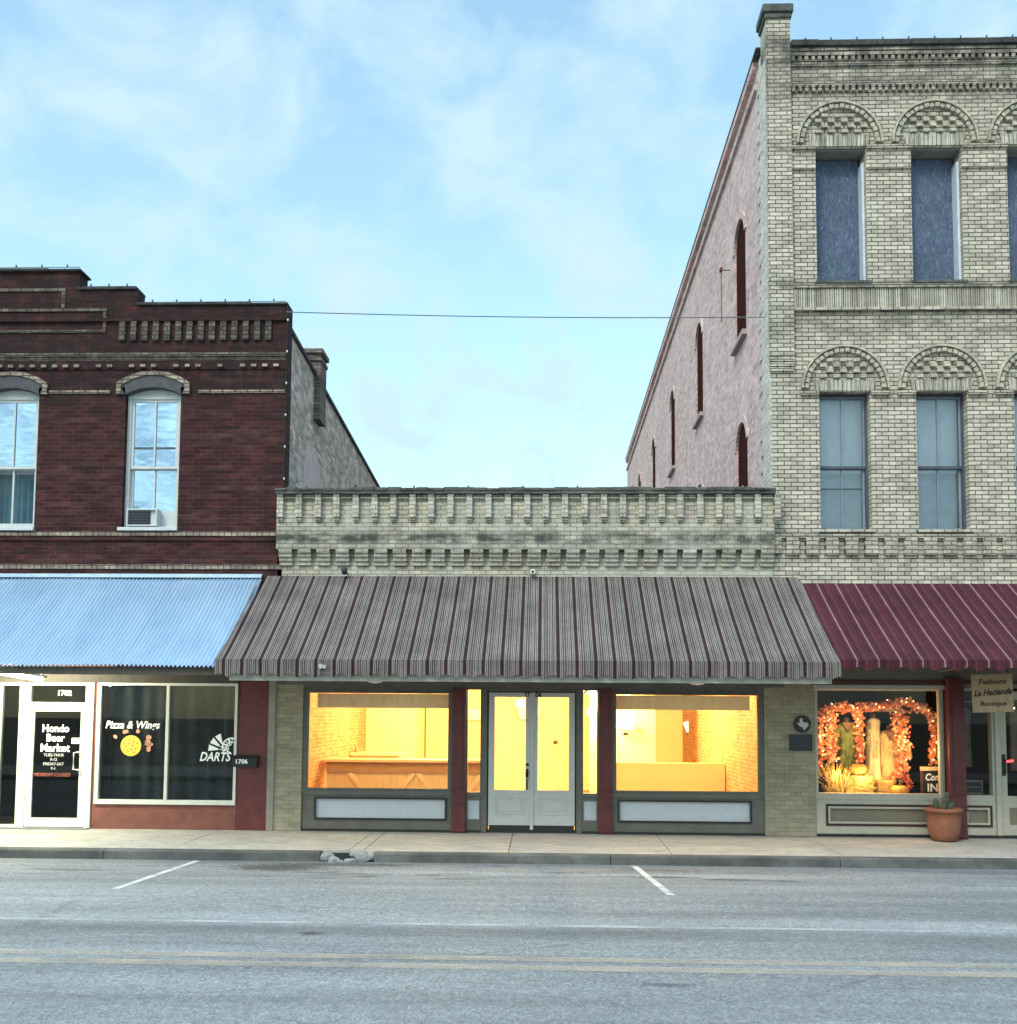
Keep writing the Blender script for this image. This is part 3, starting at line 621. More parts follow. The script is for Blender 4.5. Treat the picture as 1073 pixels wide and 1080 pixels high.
M_STR = stripe_mat('grey_burgundy_striped_canvas', 0.2575, [(0.0, A_), (0.12, D_), (0.155, C_), (0.20, B_), (0.235, C_), (0.28, D_), (0.32, B_), (0.36, C_), (0.405, B_), (0.44, D_), (0.50, C_), (0.535, D_), (0.60, C_), (0.645, B_), (0.68, C_), (0.725, D_), (0.76, B_), (0.80, C_), (0.845, B_), (0.88, C_), (0.925, D_), (0.96, B_)], 0.07)
P0, P1, P2 = (0.070, 0.018, 0.026), (0.050, 0.013, 0.020), (0.22, 0.135, 0.14)
M_BSTR = stripe_mat('burgundy_striped_canvas', 0.295, [(0.0, P0), (0.2, P1), (0.28, P0), (0.42, P2), (0.50, P0), (0.66, P1), (0.74, P0), (0.86, (0.10, 0.035, 0.042)), (0.92, P0)], 0.0)
def awning(name, x0, x1, ztop, zf, zb, yf, mat, label, scal, ends=(True, True), sagk=0.02, nb=8, flare=(0, 0)):
    t = thing(name, ((x0 + x1) / 2, 0.0, ztop), label, 'awning')
    nx, ny = int((x1 - x0) / 0.08), 14; vs = []; fs = []
    for j in range(ny + 1):
        v = j / ny
        for i in range(nx + 1):
            u = i / nx; x = x0 - flare[0] * v + (x1 - x0 + (flare[0] + flare[1]) * v) * u
            sag = sagk * math.sin(math.pi * v) * (0.6 + 0.4 * abs(math.sin(math.pi * u * nb))) + 0.006 * math.sin(x * 9 + v * 4)*math.sin(math.pi * v)
            vs.append((x, -0.012 + (yf + 0.012) * v, ztop + (zf - ztop) * v - sag))
    for j in range(ny):
        for i in range(nx): fs.append((j * (nx + 1) + i, j * (nx + 1) + i + 1, (j + 1) * (nx + 1) + i + 1, (j + 1) * (nx + 1) + i))
    part('canopy', MB().add(vs, fs), mat, t, smooth=True)
    x0 -= flare[0]; x1 += flare[1]
    va = MB(); n = int((x1 - x0) / 0.02); vs = []; fs = []
    def scz(x): return zb + 0.055 * abs(math.sin(math.pi * x / scal))
    def vy(x, k): return yf - 0.012 - 0.012 * k * math.sin(x * 13.0) - 0.008 * k * math.sin(x * 5.1)
    for i in range(n + 1):
        x = x0 + (x1 - x0) * i / n
        for k, z in ((0, zf + 0.004), (0.5, (zf + zb) / 2 + 0.02), (1.0, scz(x))): vs.append((x, vy(x, k), z))
    for i in range(n):
        for k in (0, 1): fs.append((3 * i + k, 3 * i + k + 1, 3 * i + k + 4, 3 * i + k + 3))
    va.add(vs, fs); part('valance', va, mat, t, smooth=True)
    for x, ok in ((x0, ends[0]), (x1, ends[1])):
        if ok: part('end_panel', MB().prism_x([(-0.02, ztop - 0.03), (yf + 0.02, zf - 0.02), (yf + 0.02, zb + 0.04), (-0.02, zb + 0.04)], x - 0.002 if x == x0 else x - 0.004, x + 0.004 if x == x0 else x + 0.002), mat, t)
    fr = MB().tube([(x0, yf + 0.02, zf - 0.012), (x1, yf + 0.02, zf - 0.012)], 0.016)
    k = max(3, nb // 2)
    for i in range(k + 1):
        x = x0 + 0.02 + (x1 - x0 - 0.04) * i / k
        fr.tube([(x, -0.005, ztop - 0.05), (x, yf + 0.03, zf - 0.035)], 0.014)
        fr.tube([(x, -0.005, zf - 0.06), (x, yf + 0.03, zf - 0.04)], 0.014)
    part('pipe_frame', fr, M_STEEL, t)
    return t
awning('striped_awning', -4.42, 3.97, 4.02, 2.575, 2.325, -2.10, M_STR, 'wide grey and burgundy striped canvas awning over the lit middle shop', 0.243, nb=10, ends=(False, False), flare=(0.14, 0.06))
awning('burgundy_awning', 4.035, 12.2, 3.925, 2.615, 2.46, -2.05, M_BSTR, 'burgundy canvas awning with pink stripes over the right hand shop', 0.295, sagk=0.015)
# pale front rail and ceiling under the striped awning
bm_ = thing('awning_soffit', (-0.2, -1.0, 2.3), 'pale board ceiling under the striped awning above the lit shopfront', 'soffit')
part('ceiling_board', MB().box(-4.22, 3.95, -1.95, -0.062, 2.44, 2.46), M_SHADE, bm_)
part('front_rail', MB().box(-4.38, 3.93, -2.02, -1.951, 2.285, 2.46), M_SHADE, bm_)
for (px, lb) in ((392, 'round pale dome lamp under the awning above the left lit window'), (627, 'round pale dome lamp under the awning above the right lit window')):
    X = {392: -2.42, 627: 2.18}[px]
    t = thing('dome_lamp', (X, -1.5, 2.3), lb, 'lamp')
    part('dome', MB().lathe([(0.0001, -0.13), (0.09, -0.115), (0.15, -0.06), (0.16, 0.0)], (X, -1.5, 2.40), 20), M_ACW, t, smooth=True)
    part('rim', MB().lathe([(0.175, 0.0), (0.175, 0.038), (0.0001, 0.038)], (X, -1.5, 2.40), 20), M_STEEL, t, smooth=True)
# corrugated metal awning on the left
def metal_mat():
    n = NT('blue_galvanised_sheet'); x, y, z = n.xyz()
    d = n.noise(n.scale(n.pos(), (1.2, 0.5, 0.5)), 2.0, 6, 0.6); sp_ = n.noise(n.pos(), 30, 3)
    col = n.ramp(d, [(0.3, (0.34, 0.47, 0.62)), (0.7, (0.44, 0.57, 0.71))])
    f = n.math('FRACT', n.math('DIVIDE', x, 0.66)); col = n.mix(n.rng(f, 0.0, 0.018, 0.45, 0.0), col, (0.12, 0.17, 0.25))
    return n.fin(col, n.rng(sp_, 0.3, 0.7, 0.30, 0.42), 0.55, 0.5)
M_MET = metal_mat()
ta = thing('metal_awning', (-8.8, 0.0, 4.0), 'blue corrugated metal awning over the dark left hand shop', 'awning')
x0, x1 = -13.1, -4.50; pit = 0.062; nx = int((x1 - x0) / pit * 6); ny = 10; vs = []; fs = []
for j in range(ny + 1):
    v = j / ny
    for i in range(nx + 1):
        x = x0 + (x1 - x0) * i / nx; c = 0.017 * math.cos(2 * math.pi * x / pit)
        vs.append((x, -0.01 - 2.0 * v, 3.985 - 1.50 * v - 0.05 * math.sin(math.pi * v) + c + 0.006 * math.sin(x * 2.3 + v * 3)))
for j in range(ny):
    for i in range(nx): fs.append((j * (nx + 1) + i, j * (nx + 1) + i + 1, (j + 1) * (nx + 1) + i + 1, (j + 1) * (nx + 1) + i))
part('corrugated_sheet', MB().add(vs, fs), M_MET, ta, smooth=True)
M_FLASH = paint('pale_blue_flashing', (0.42, 0.54, 0.66), 0.4, 0.08, metal=0.3)
part('wall_flashing', MB().prism_x([(-0.002, 4.05), (-0.015, 4.05), (-0.06, 4.005), (-0.06, 3.985), (-0.05, 3.985), (-0.05, 4.0), (-0.002, 4.03)], x0, x1), M_FLASH, ta)
tf = MB().box(x0, x1, -1.94, -1.88, 2.36, 2.47)
for i in range(7):
    x = x0 + 0.1 + i * (x1 - x0 - 0.2) / 6; tf.prism_x([(-0.003, 3.9), (-1.9, 2.48), (-1.9, 2.42), (-0.003, 3.82)], x - 0.03, x + 0.03)
M_RAFT = paint('dark_weathered_rafter', (0.07, 0.06, 0.05), 0.8, 0.3)
part('timber_frame', tf, M_RAFT, ta)
lt = thing('tube_lamp', (-8.0, -1.2, 2.42), 'lit white tube lamp under the blue metal awning above the market door', 'lamp')
part('lamp_body', MB().prism([(-8.7, 2.545), (-7.38, 2.335), (-7.38, 2.365), (-8.7, 2.575)], -1.26, -1.14), M_ACW, lt)
part('tube', MB().tube([(-8.66, -1.2, 2.50), (-7.42, -1.2, 2.305)], 0.028, 12), emit('lit_tube', (1.0, 0.97, 0.68), 560), lt, smooth=True)
part('hanger', MB().tube([(-8.5, -1.2, 2.54), (-8.5, -1.2, 3.05)], 0.006).tube([(-7.6, -1.2, 2.40), (-7.6, -1.2, 3.05)], 0.006), M_STEEL, lt)

# ================================================================== LEFT BUILDING
lb = thing('dark_brick_building', (-8.7, 0.0, 0.0), 'two storey dark maroon brick building with stepped parapet and tall white windows', 'building')
CXL = -8.70; XE = -4.19; XW = 2 * CXL - XE
def mir(x): return 2 * CXL - x
wins = [-6.36, CXL, mir(-6.36)]
def lsolid(x, z):
    xx = x if x > CXL else mir(x)
    if xx > -6.68: top = 8.47
    elif xx > -7.66: top = 8.74
    else: top = 9.05
    if z > top: return False
    for c in wins:
        if c - 0.455 < x < c + 0.455 and 4.79 < z < 7.13: return False
    return True
xs = [XW, XE, -6.68, -7.66, mir(-6.68), mir(-7.66)] + [c + s_ * 0.455 for c in wins for s_ in (-1, 1)]
part('wall', MB().wall(xs, [2.36, 4.79, 7.13, 8.47, 8.74, 9.05], lsolid, 0.0, 0.32), M_RED, lb)
def both(f):
    f(lambda x: x); f(mir)
def cope_run(p0, p1, z, dy):
    cp = MB(); x = p0
    while x < p1 - 0.01:
        e = min(p1, x + random.uniform(0.3, 0.5))
        if p1 - e < 0.12: e = p1
        j = random.uniform(0, .012); cp.box(x, e, -0.03 - dy - j, 0.35 + dy, z + .001, z + 0.035 + j); x = e
    part('coping', cp, M_COPED, lb, bev=0.01)
for (a, b, z) in ((-6.68, XE, 8.47), (-7.66, -6.68, 8.74)):
    cope_run(a, b, z, 0); cope_run(mir(b), mir(a), z, 0)
cope_run(mir(-7.62), -7.62, 9.05, 0.02)
# sooty cream outline strips stepping down the parapet
st = MB()
for (zz0, xr) in ((8.72, -7.93), (8.375, -7.23)):
    z1_ = zz0; st.box(mir(xr), xr, -0.02, -0.001, z1_, z1_ + 0.05)
    for xx in (xr, mir(xr)):
        s_ = 1 if xx == xr else -1
        a, b = sorted((xx, xx + s_ * 0.055)); st.box(a, b, -0.02, -0.001, z1_ - (0.29 if zz0 > 8.5 else 0.36), z1_ + 0.05)
st.box(mir(-7.175), -7.175, -0.021, -0.0011, 8.02, 8.065)
part('outline_strip', st, M_CRD, lb)
for q in (0, 1):
    for i in range(14):
        x = -6.90 + i * 0.185; st = MB()
        if q: x = mir(x)
        for k in range(5): st.box(x - 0.05, x + 0.05, -0.045 + 0.002 * k, -0.001, 7.88 + k * 0.063, 7.88 + k * 0.063 + 0.0625)
        part('corbel_strip', st, M_CRD, lb, bev=0.004)
part('cornice_ledge', MB().box(XW, XE, -0.05, -0.001, 7.60, 7.67).box(XW, XE, -0.03, -0.001, 7.54, 7.599), M_CRD, lb, bev=0.01)
part('brick_cornice', MB().box(XW, XE, -0.045, -0.001, 8.2, 8.26).box(XW, XE, -0.02, -0.001, 7.40, 7.539), M_RED, lb)
st = MB(); x = XW + 0.08
while x < XE - 0.1:
    if random.random() > 0.12: st.box(x, x + 0.085, -0.055, -0.021, 7.42, 7.475)
    x += 0.182
part('dentil_course', st, M_CRM, lb, bev=0.004)
def arc_pts(cx, hw, z0, crown, n=14):
    r = crown - z0; Rr = (hw * hw + r * r) / (2 * r); cz = crown - Rr; a = math.asin(hw / Rr)
    return [(cx + Rr * math.sin(-a + 2 * a * i / n), cz + Rr * math.cos(-a + 2 * a * i / n)) for i in range(n + 1)]
SKYC = paint('teal_curtain', (0.035, 0.17, 0.25), 0.85, 0.25)
M_SHEER = paint('white_sheer_blind', (0.55, 0.60, 0.64), 0.85, 0.1)
for wi, c in enumerate(wins):
    o = [(c - 0.60, 6.99)] + arc_pts(c, 0.60, 7.17, 7.37) + [(c + 0.60, 6.99)]
    i_ = [(c - 0.525, 6.99)] + arc_pts(c, 0.525, 7.125, 7.30) + [(c + 0.525, 6.99)]
    wd = part('window', MB().frame(c - 0.45, c + 0.45, 4.80, 7.00, 0.06, 0.10, 0.24, 0.05).prism([(c - 0.453, 6.98)] + arc_pts(c, 0.453, 6.985, 7.128)[1:-1] + [(c + 0.453, 6.98)], 0.12, 0.2), M_WHITE, lb)
    part('arch_outline', MB().strip(o, i_, -0.05, -0.001), M_CRM, wd)
    part('stucco_lintel', MB().strip(arc_pts(c, 0.524, 7.12, 7.298), arc_pts(c, 0.47, 6.98, 7.10), -0.03, 0.28).box(c - 0.524, c - 0.458, -0.03, -0.001, 6.99, 7.10).box(c + 0.458, c + 0.524, -0.03, -0.001, 6.99, 7.10), M_LINT, wd)
    part('sash', MB().frame(c - 0.39, c + 0.39, 4.85, 5.82, 0.045, 0.17, 0.21).box(c - 0.014, c + 0.014, 0.165, 0.215, 4.895, 5.775), M_WHITE, wd)
    part('sash', MB().frame(c - 0.39, c + 0.39, 5.79, 6.94, 0.045, 0.125, 0.165).box(c - 0.014, c + 0.014, 0.12, 0.17, 5.83, 6.90), M_WHITE, wd)
    if wi == 0: part('crossbar', MB().box(c - 0.345, c + 0.345, 0.13, 0.16, 6.12, 6.15), M_SASHD, wd)
    part('upper_glass', MB().box(c - 0.35, c + 0.35, 0.142, 0.148, 5.83, 6.90), G_SKY, wd)
    part('lower_glass', MB().box(c - 0.35, c + 0.35, 0.187, 0.193, 4.89, 5.78), G_SKY if wi == 0 else G_SHOP, wd)
    part('blind', MB().box(c - 0.4, c + 0.4, 0.35, 0.36, 5.75, 7.0), M_SHEER, wd)
    cv = MB(); vs = []; fs = []
    for k in range(41):
        x = c - 0.42 + 0.84 * k / 40; y = 0.40 + 0.03 * math.sin(k * 1.3)
        vs += [(x, y, 4.8), (x, y, 5.85)]
    for k in range(40): fs.append((2 * k, 2 * k + 1, 2 * k + 3, 2 * k + 2))
    part('curtain', cv.add(vs, fs), SKYC if wi else M_SHEER, wd)
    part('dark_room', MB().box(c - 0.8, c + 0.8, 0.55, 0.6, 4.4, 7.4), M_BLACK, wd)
    part('sill', MB().box(c - 0.50, c + 0.47, -0.06, 0.12, 4.745, 4.799), M_WHITE, wd, bev=0.006)
# cream courses
def courses(z0, z1, gaps, m, nm, pr=0.02):
    mb = MB(); x = XW
    while x < XE - 0.02:
        e = min(x + 0.205, XE)
        if not any(g0 < (x + e) / 2 < g1 for g0, g1 in gaps): mb.box(x + 0.004, e - 0.004, -pr - random.uniform(0, .006), -0.001, z0 + random.uniform(0, .006), z1)
        x = e
    part(nm, mb, m, lb, bev=0.004)
courses(7.0, 7.055, [(c - 0.65, c + 0.65) for c in wins], M_CRM, 'string_course')
courses(4.655, 4.735, [], M_CRM, 'sill_course')
courses(4.12, 4.20, [], M_CRM, 'lower_course')
part('brick_ledge', MB().box(XW, XE, -0.03, -0.001, 4.585, 4.645), M_RED, lb)
# side wall, roof, chimney
mpL = lambda u, d, v: (XE - d, u, v)
sw_ = MB(mpL); sw_.prism([(0.321, 2.3), (0.321, 8.17), (9.2, 7.62), (26, 6.6), (26, 2.3)], 0.06, 0.36)
part('side_wall', sw_, M_RUB, lb)
part('side_coping', MB(mpL).prism([(0.36, 8.17), (0.36, 8.24), (9.2, 7.69), (26, 6.67), (26, 6.60), (9.2, 7.62)], 0.02, 0.40), M_COPED, lb)
part('painted_patch', MB(mpL).prism([(1.5, 5.3), (1.6, 6.3), (1.9, 6.75), (2.9, 6.5), (3.2, 5.3)], 0.054, 0.0599), paint('faded_pink_plaster', (0.55, 0.46, 0.43), 0.9, 0.2, 6, bump=0.6), lb)
part('rear_wall', MB().box(XW, XE - 0.37, 25.7, 26, 0, 6.6).box(XW, XW + 0.3, 0.33, 25.69, 0, 8.0), M_RUB, lb)
part('roof', MB().prism_x([(0.33, 7.6), (25.69, 6.2), (25.69, 6.3), (0.33, 7.7)], XW + 0.31, XE - 0.38), M_ROOF, lb)
ch = part('chimney', MB().box(-4.46, -4.13, 2.25, 2.75, 7.22, 8.46), M_CHIM, lb)
part('chimney_cap', MB().box(-4.50, -4.09, 2.20, 2.80, 8.461, 8.54).box(-4.48, -4.11, 2.22, 2.78, 8.32, 8.38), M_CHIM, ch)
part('side_vent', MB(mpL).box(6.5, 6.75, 0.04, 0.059, 6.55, 6.95), M_BLACK, lb)
# ground floor of the left building
part('red_pier', MB().box(-4.84, -4.347, 0.0, 0.25, 0.0, 2.355), M_BURG, lb)
part('shop_lintel', MB().box(XW, -4.347, 0.02, 0.3, 2.31, 2.359).box(XW, -4.84, -0.02, 0.019, 2.30, 2.52), M_RAFT, lb)
part('red_bulkhead', MB().box(-7.10, -4.841, 0.02, 0.22, 0.0, 0.385).box(-7.155, -7.101, 0.02, 0.22, 0.0, 2.309), M_BURGL, lb)
sf = part('shop_window', MB().holed(-7.10, -4.841, 0.386, 2.309, [(-7.035, -5.985, 0.46, 2.26), (-5.935, -4.885, 0.46, 2.26)], -0.02, 0.09), M_ALU, lb, bev=0.004)
for (a, b) in ((-7.04, -5.98), (-5.94, -4.88)):
    part('window_glass', MB().box(a, b, 0.03, 0.037, 0.455, 2.265), G_DARK, sf)
M_CURT = paint('charcoal_curtain', (0.17, 0.18, 0.18), 0.9, 0.35, 2.0)
cv = MB(); vs = []; fs = []
for k in range(181):
    x = -7.12 + 2.3 * k / 180; y = 0.36 + 0.05 * math.sin(k * 0.31) + 0.035 * math.sin(k * 0.13 + 1)
    vs += [(x, y, 0.3), (x, y + 0.02 * math.sin(k * .4), 2.34)]
for k in range(180): fs.append((2 * k, 2 * k + 1, 2 * k + 3, 2 * k + 2))
part('curtain', cv.add(vs, fs), M_CURT, sf, smooth=True)
# lettering and pictures on the glass
text('lettering', 'Pizza & Wings', 0.165, T_WHITE, sf, -6.535, -0.0, 1.63, 0.0035, 0.25, sx=0.90).location.y += 0.022
M_PIZ = paint('yellow_pizza_decal', (0.80, 0.52, 0.06), 0.5, 0.12, 30, bump=0); M_PEP = paint('orange_topping_decal', (0.62, 0.24, 0.06), 0.5, 0.1, bump=0); M_PKD = paint('salmon_decal', (0.66, 0.30, 0.18), 0.5, 0.15, 20, bump=0)
pz = MB(); pz.prism(arc(-6.545, 1.305, 0.165, 0.165, 0, 345, 30), 0.020, 0.024); part('pizza_decal', pz, M_PIZ, sf)
pz = MB()
for k in range(13):
    a = k * 2.4; r = 0.135 * math.sqrt((k + 0.5) / 13); pz.prism(arc(-6.545 + r * math.cos(a), 1.305 + r * math.sin(a), 0.017, 0.017, 0, 324, 9), 0.0165, 0.0195)
part('topping_decal', pz, M_PEP, sf)
def blob(mb, x, z, r, k=7, sq=1.0):
    mb.prism([(x + r * random.uniform(.6, 1.15) * math.cos(2 * math.pi * i / k) * sq, z + r * random.uniform(.6, 1.15) * math.sin(2 * math.pi * i / k)) for i in range(k)], 0.020, 0.024)
pz = MB()
for (x, z, r) in ((-6.80, 1.45, 0.04), (-6.66, 1.52, 0.035), (-6.615, 1.525, 0.035), (-6.445, 1.53, 0.04), (-6.27, 1.44, 0.05), (-6.265, 1.35, 0.06), (-6.26, 1.26, 0.05), (-6.22, 1.33, 0.035), (-6.30, 1.34, 0.03)): blob(pz, x, z, r)
part('wing_decal', pz, M_PKD, sf)
text('lettering', 'DARTS', 0.195, T_WHITE, sf, -5.20, 0.022, 1.135, 0.004, 0.3, sx=0.80)
dt = MB()
for k in range(3):
    a = R(172 - k * 27); d = Vector((math.cos(a), math.sin(a))); q = Vector((-d.y, d.x)); o = Vector((-5.03, 1.245))
    p1, p2 = o + d * 0.12, o + d * 0.27
    dt.prism([tuple(p1 + q * 0.012), tuple(p1 - q * 0.012), tuple(p2 - q * 0.05), tuple(p2 + q * 0.05)], 0.020, 0.024)
    dt.prism([tuple(o + d * 0.02 + q * 0.004), tuple(o + d * 0.02 - q * 0.004), tuple(p1 - q * 0.004), tuple(p1 + q * 0.004)], 0.020, 0.024)
dt.strip(arc(-4.935, 1.29, 0.155, 0.155, 75, 190, 16), arc(-4.935, 1.29, 0.135, 0.135, 75, 190, 16), 0.019, 0.0235)
dt.strip(arc(-4.935, 1.29, 0.09, 0.09, 65, 260, 16), arc(-4.935, 1.29, 0.075, 0.075, 65, 260, 16), 0.0195, 0.0238)
for k in range(7):
    a = R(80 + k * 25); d = Vector((math.cos(a), math.sin(a))); q = Vector((-d.y, d.x)) * (0.016 if k % 2 else 0.006); o = Vector((-4.945, 1.29))
    dt.prism([tuple(o + d * 0.03 + q * .4), tuple(o + d * 0.03 - q * .4), tuple(o + d * 0.14 - q), tuple(o + d * 0.14 + q)], 0.0185, 0.0232)
part('dart_decal', dt, T_WHITE, sf)
# door and side glass
dfm = part('shop_door_frame', MB().holed(-8.90, -7.156, 0.0, 2.309, [(-8.66, -8.36, 0.05, 2.25), (-8.22, -7.25, -1, 1.945), (-8.20, -7.29, 1.985, 2.255)], -0.01, 0.11), M_ALU, lb, bev=0.004)
part('transom_glass', MB().box(-8.21, -7.28, 0.05, 0.056, 1.98, 2.26), G_DARK, dfm)
part('side_glass', MB().box(-8.67, -8.35, 0.05, 0.056, 0.04, 2.26), G_DARK, dfm)
text('house_number', '1702', 0.12, T_WHITE, dfm, -7.66, 0.044, 2.13, 0.002)
dr = part('shop_door', MB().holed(-8.215, -7.255, 0.02, 1.94, [(-8.11, -7.36, 0.16, 1.84)], 0.0, 0.05), M_ALU, lb, bev=0.004)
part('door_glass', MB().box(-8.12, -7.35, 0.022, 0.028, 0.15, 1.85), G_DARK, dr)
part('pull_handle', MB().tube([(-7.34, 0.0, 1.20), (-7.34, -0.06, 1.20), (-7.42, -0.07, 1.19), (-7.42, -0.07, 0.93), (-7.34, -0.06, 0.92), (-7.34, 0.0, 0.92)], 0.013), M_ALU, dr)
for (s_, z, sz) in (('Hondo', 1.565, 0.165), ('Beer', 1.415, 0.165), ('Market', 1.255, 0.175)): text('lettering', s_, sz, T_WHITE, dr, -7.765, 0.014, z, 0.0035, 0.0, sx=0.92)
for (s_, z) in (('TUES-THUR', 1.145), ('9-12', 1.075), ('FRIDAY-SAT', 1.005), ('9-1', 0.935)): text('hours_lettering', s_, 0.062, T_GREY, dr, -7.78, 0.014, z, 0.001)
text('closed_lettering', 'MONDAY-CLOSED', 0.082, T_RED, dr, -7.79, 0.014, 0.835, -0.002, sx=0.84)
part('small_notice', MB().box(-7.50, -7.37, 0.014, 0.018, 1.33, 1.42), T_WHITE, dr)
part('threshold', MB().box(-8.9, -7.16, -0.16, 0.0, 0.001, 0.012), M_STEEL, dfm)
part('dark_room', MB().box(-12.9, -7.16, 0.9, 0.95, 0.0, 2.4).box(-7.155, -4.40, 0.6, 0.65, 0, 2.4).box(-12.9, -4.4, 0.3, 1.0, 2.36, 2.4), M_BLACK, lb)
part('shop_front_wall', MB().box(XW, -8.905, 0.0, 0.25, 0.0, 2.309), M_BURGL, lb)
# things on the left building
p = (-4.66, 1.07)
t = thing('mail_box', (p[0], -0.05, 0.99), 'black wall mailbox with white number on the dark red pier', 'mailbox')
part('box', MB().prism_x([(-0.001, 0.99), (-0.09, 0.99), (-0.10, 1.12), (-0.06, 1.165), (-0.001, 1.165)], -4.87, -4.49), M_DARK, t, bev=0.004)
part('lid', MB().prism_x([(-0.001, 1.172), (-0.065, 1.172), (-0.112, 1.12), (-0.112, 1.112), (-0.06, 1.166), (-0.001, 1.166)], -4.88, -4.48), M_DARK, t)
text('house_number', '1706', 0.10, T_WHITE, t, -4.735, -0.106, 1.075, 0.003)
t = thing('window_air_conditioner', (-6.45, 0.0, 4.82), 'boxy air conditioner sitting in the lower left corner of the white upstairs window', 'air conditioner')
part('casing', MB().frame(-6.72, -6.22, 4.815, 5.10, 0.025, -0.05, 0.165).box(-6.694, -6.246, 0.0, 0.16, 4.841, 5.074), M_WHITE, t, bev=0.01)
gr = MB()
for k in range(9): gr.box(-6.69, -6.35, -0.036, -0.026, 4.845 + k * 0.025, 4.853 + k * 0.025)
part('grille', gr, M_SASHD, t); part('grille_back', MB().box(-6.694, -6.345, -0.022, -0.002, 4.841, 5.074), M_DARK, t)
part('filler_panel', MB().box(-6.228, -5.98, 0.14, 0.166, 4.815, 5.10), M_WHITE, t)

# ================================================================== RIGHT BUILDING
rb = thing('cream_brick_building', (7.8, 0.0, 0.0), 'three storey cream brick building with arched window hoods and a faded pink side wall', 'building')
RX0, RX1 = 3.605, 12.3
cen = [4.755, 6.275, 7.80, 9.32, 10.84]
hol = [(c - 0.40, c + 0.40, 8.78, 11.0) for c in cen] + [(c - 0.40, c + 0.40, 4.77, 7.005) for c in cen]
part('wall', MB().holed(RX0, RX1, 2.62, 12.66, hol, 0.0, 0.36), M_TAN, rb)
part('corner_pier', MB().box(3.57, 3.96, -0.07, -0.001, 7.55, 13.18).box(3.57, 3.96, 0.0, 0.36, 12.661, 13.18), M_TAN, rb)
part('pier_corbel', MB().box(3.565, 3.965, -0.085, -0.001, 7.47, 7.535).box(3.57, 3.96, -0.065, -0.001, 7.395, 7.46).box(3.575, 3.955, -0.045, -0.001, 7.32, 7.385), M_TAN, rb, bev=0.006)
part('pier_cap', MB().box(3.54, 3.985, -0.10, 0.40, 13.181, 13.27).box(3.51, 4.01, -0.13, 0.43, 13.271, 13.41), M_COPE, rb, bev=0.02)
x = 3.965; mb = MB()
while x < RX1:
    e = x + random.uniform(0.4, 0.6); j = random.uniform(0, .015); mb.box(x + .003, e - .003, -0.09 - j, 0.40, 12.70, 12.79 + j); x = e
part('coping', mb, M_COPED, rb, bev=0.012)
part('parapet_course', MB().box(3.961, RX1, -0.055, -0.001, 12.64, 12.699).box(3.961, RX1, 0.0, 0.36, 12.661, 12.699), M_TAN, rb)
mb = MB()
for (z0, z1) in ((12.47, 12.56), (11.96, 12.05)):
    mb.box(3.961, RX1, -0.05, -0.001, z1 + .001, z1 + 0.065)
    x = 3.98
    while x < RX1: mb.box(x, x + 0.058, -0.048, -0.001, z0, z1); x += 0.107
part('dentil_course', mb, M_TAN, rb, bev=0.004)
part('corbel_course', MB().box(3.961, RX1, -0.03, -0.001, 12.395, 12.455), M_TAN, rb)
# soldier belt
M_SOLD = brick('upright_soldier_brick', (0.50, 0.46, 0.37), (0.42, 0.385, 0.31), (0.09, 0.08, 0.065), bw=0.0715, rh=1.0, ms=0.005, var=0.35, darkamt=0.35, dark=(0.09, 0.085, 0.07), off=0.0)
mb = MB(); x = 3.975
while x < RX1: mb.box(x, x + 0.0565, -0.035 - random.uniform(0, .008), -0.001, 8.36, 8.665); x += 0.0715
part('soldier_course', mb, M_SOLD, rb)
part('belt_ledge', MB().box(3.961, RX1, -0.07, -0.001, 8.67, 8.735).box(3.961, RX1, -0.055, -0.001, 8.295, 8.355), M_TAN, rb, bev=0.006)
# hanging blocks above the shop awning
mb = MB().box(3.61, RX1, -0.06, -0.001, 4.635, 4.70); x = 3.80
mb.box(3.61, 3.72, -0.058, -0.001, 4.385, 4.634)
while x < RX1: mb.box(x, x + 0.205, -0.058, -0.001, 4.37, 4.634); x += 0.3045
part('hanging_block_course', mb, M_TAN, rb, bev=0.006)
# side wall with arched windows
mpR = lambda u, d, v: (3.585 + d, u, v)
YD = 28.6
yw = [1.98 + k * 5.08 for k in range(5)]
hs = [(y, y + 1.03, 8.75, 11.02) for y in yw] + [(y, y + 1.03, 4.85, 7.2) for y in yw]
part('side_wall', MB(mpR).holed(0.361, YD, 2.0, 12.50, hs, 0.02, 0.38), M_PINK, rb)
qn = MB(mpR); z = 4.5
k = 0
while z < 12.9:
    L = 0.62 if k % 2 else 0.80
    qn.box(0.362, L + random.uniform(-.06, .06), 0.004, 0.0199, z, min(z + 0.135, 12.9)); z += 0.1351; k += 1
part('corner_return', qn, M_QUOIN, rb); part('corner_return', MB(mpR).box(0.002, 0.3599, 0.0, 0.0195, 4.5, 12.66), M_QUOIN, rb)
part('side_cornice', MB(mpR).box(0.81, YD, -0.06, 0.40, 12.88, 13.02).box(0.81, YD, -0.035, 0.019, 12.52, 12.60).box(0.362, YD, 0.02, 0.38, 12.501, 12.879), M_PINK, rb)
part('side_coping', MB(mpR).box(0.45, YD, -0.075, 0.42, 13.021, 13.045), M_COPE, rb)
part('rear_wall', MB().box(3.97, RX1, YD - 0.3, YD, 0, 12.5).box(RX1 - .3, RX1, 0.37, YD - 0.31, 0, 12.5), M_PINK, rb)
part('roof', MB().box(3.97, RX1 - 0.31, 0.37, YD - 0.31, 12.0, 12.1), M_ROOF, rb)
M_LEDGE = paint('pale_stone_sill', (0.36, 0.30, 0.28), 0.8, 0.15)
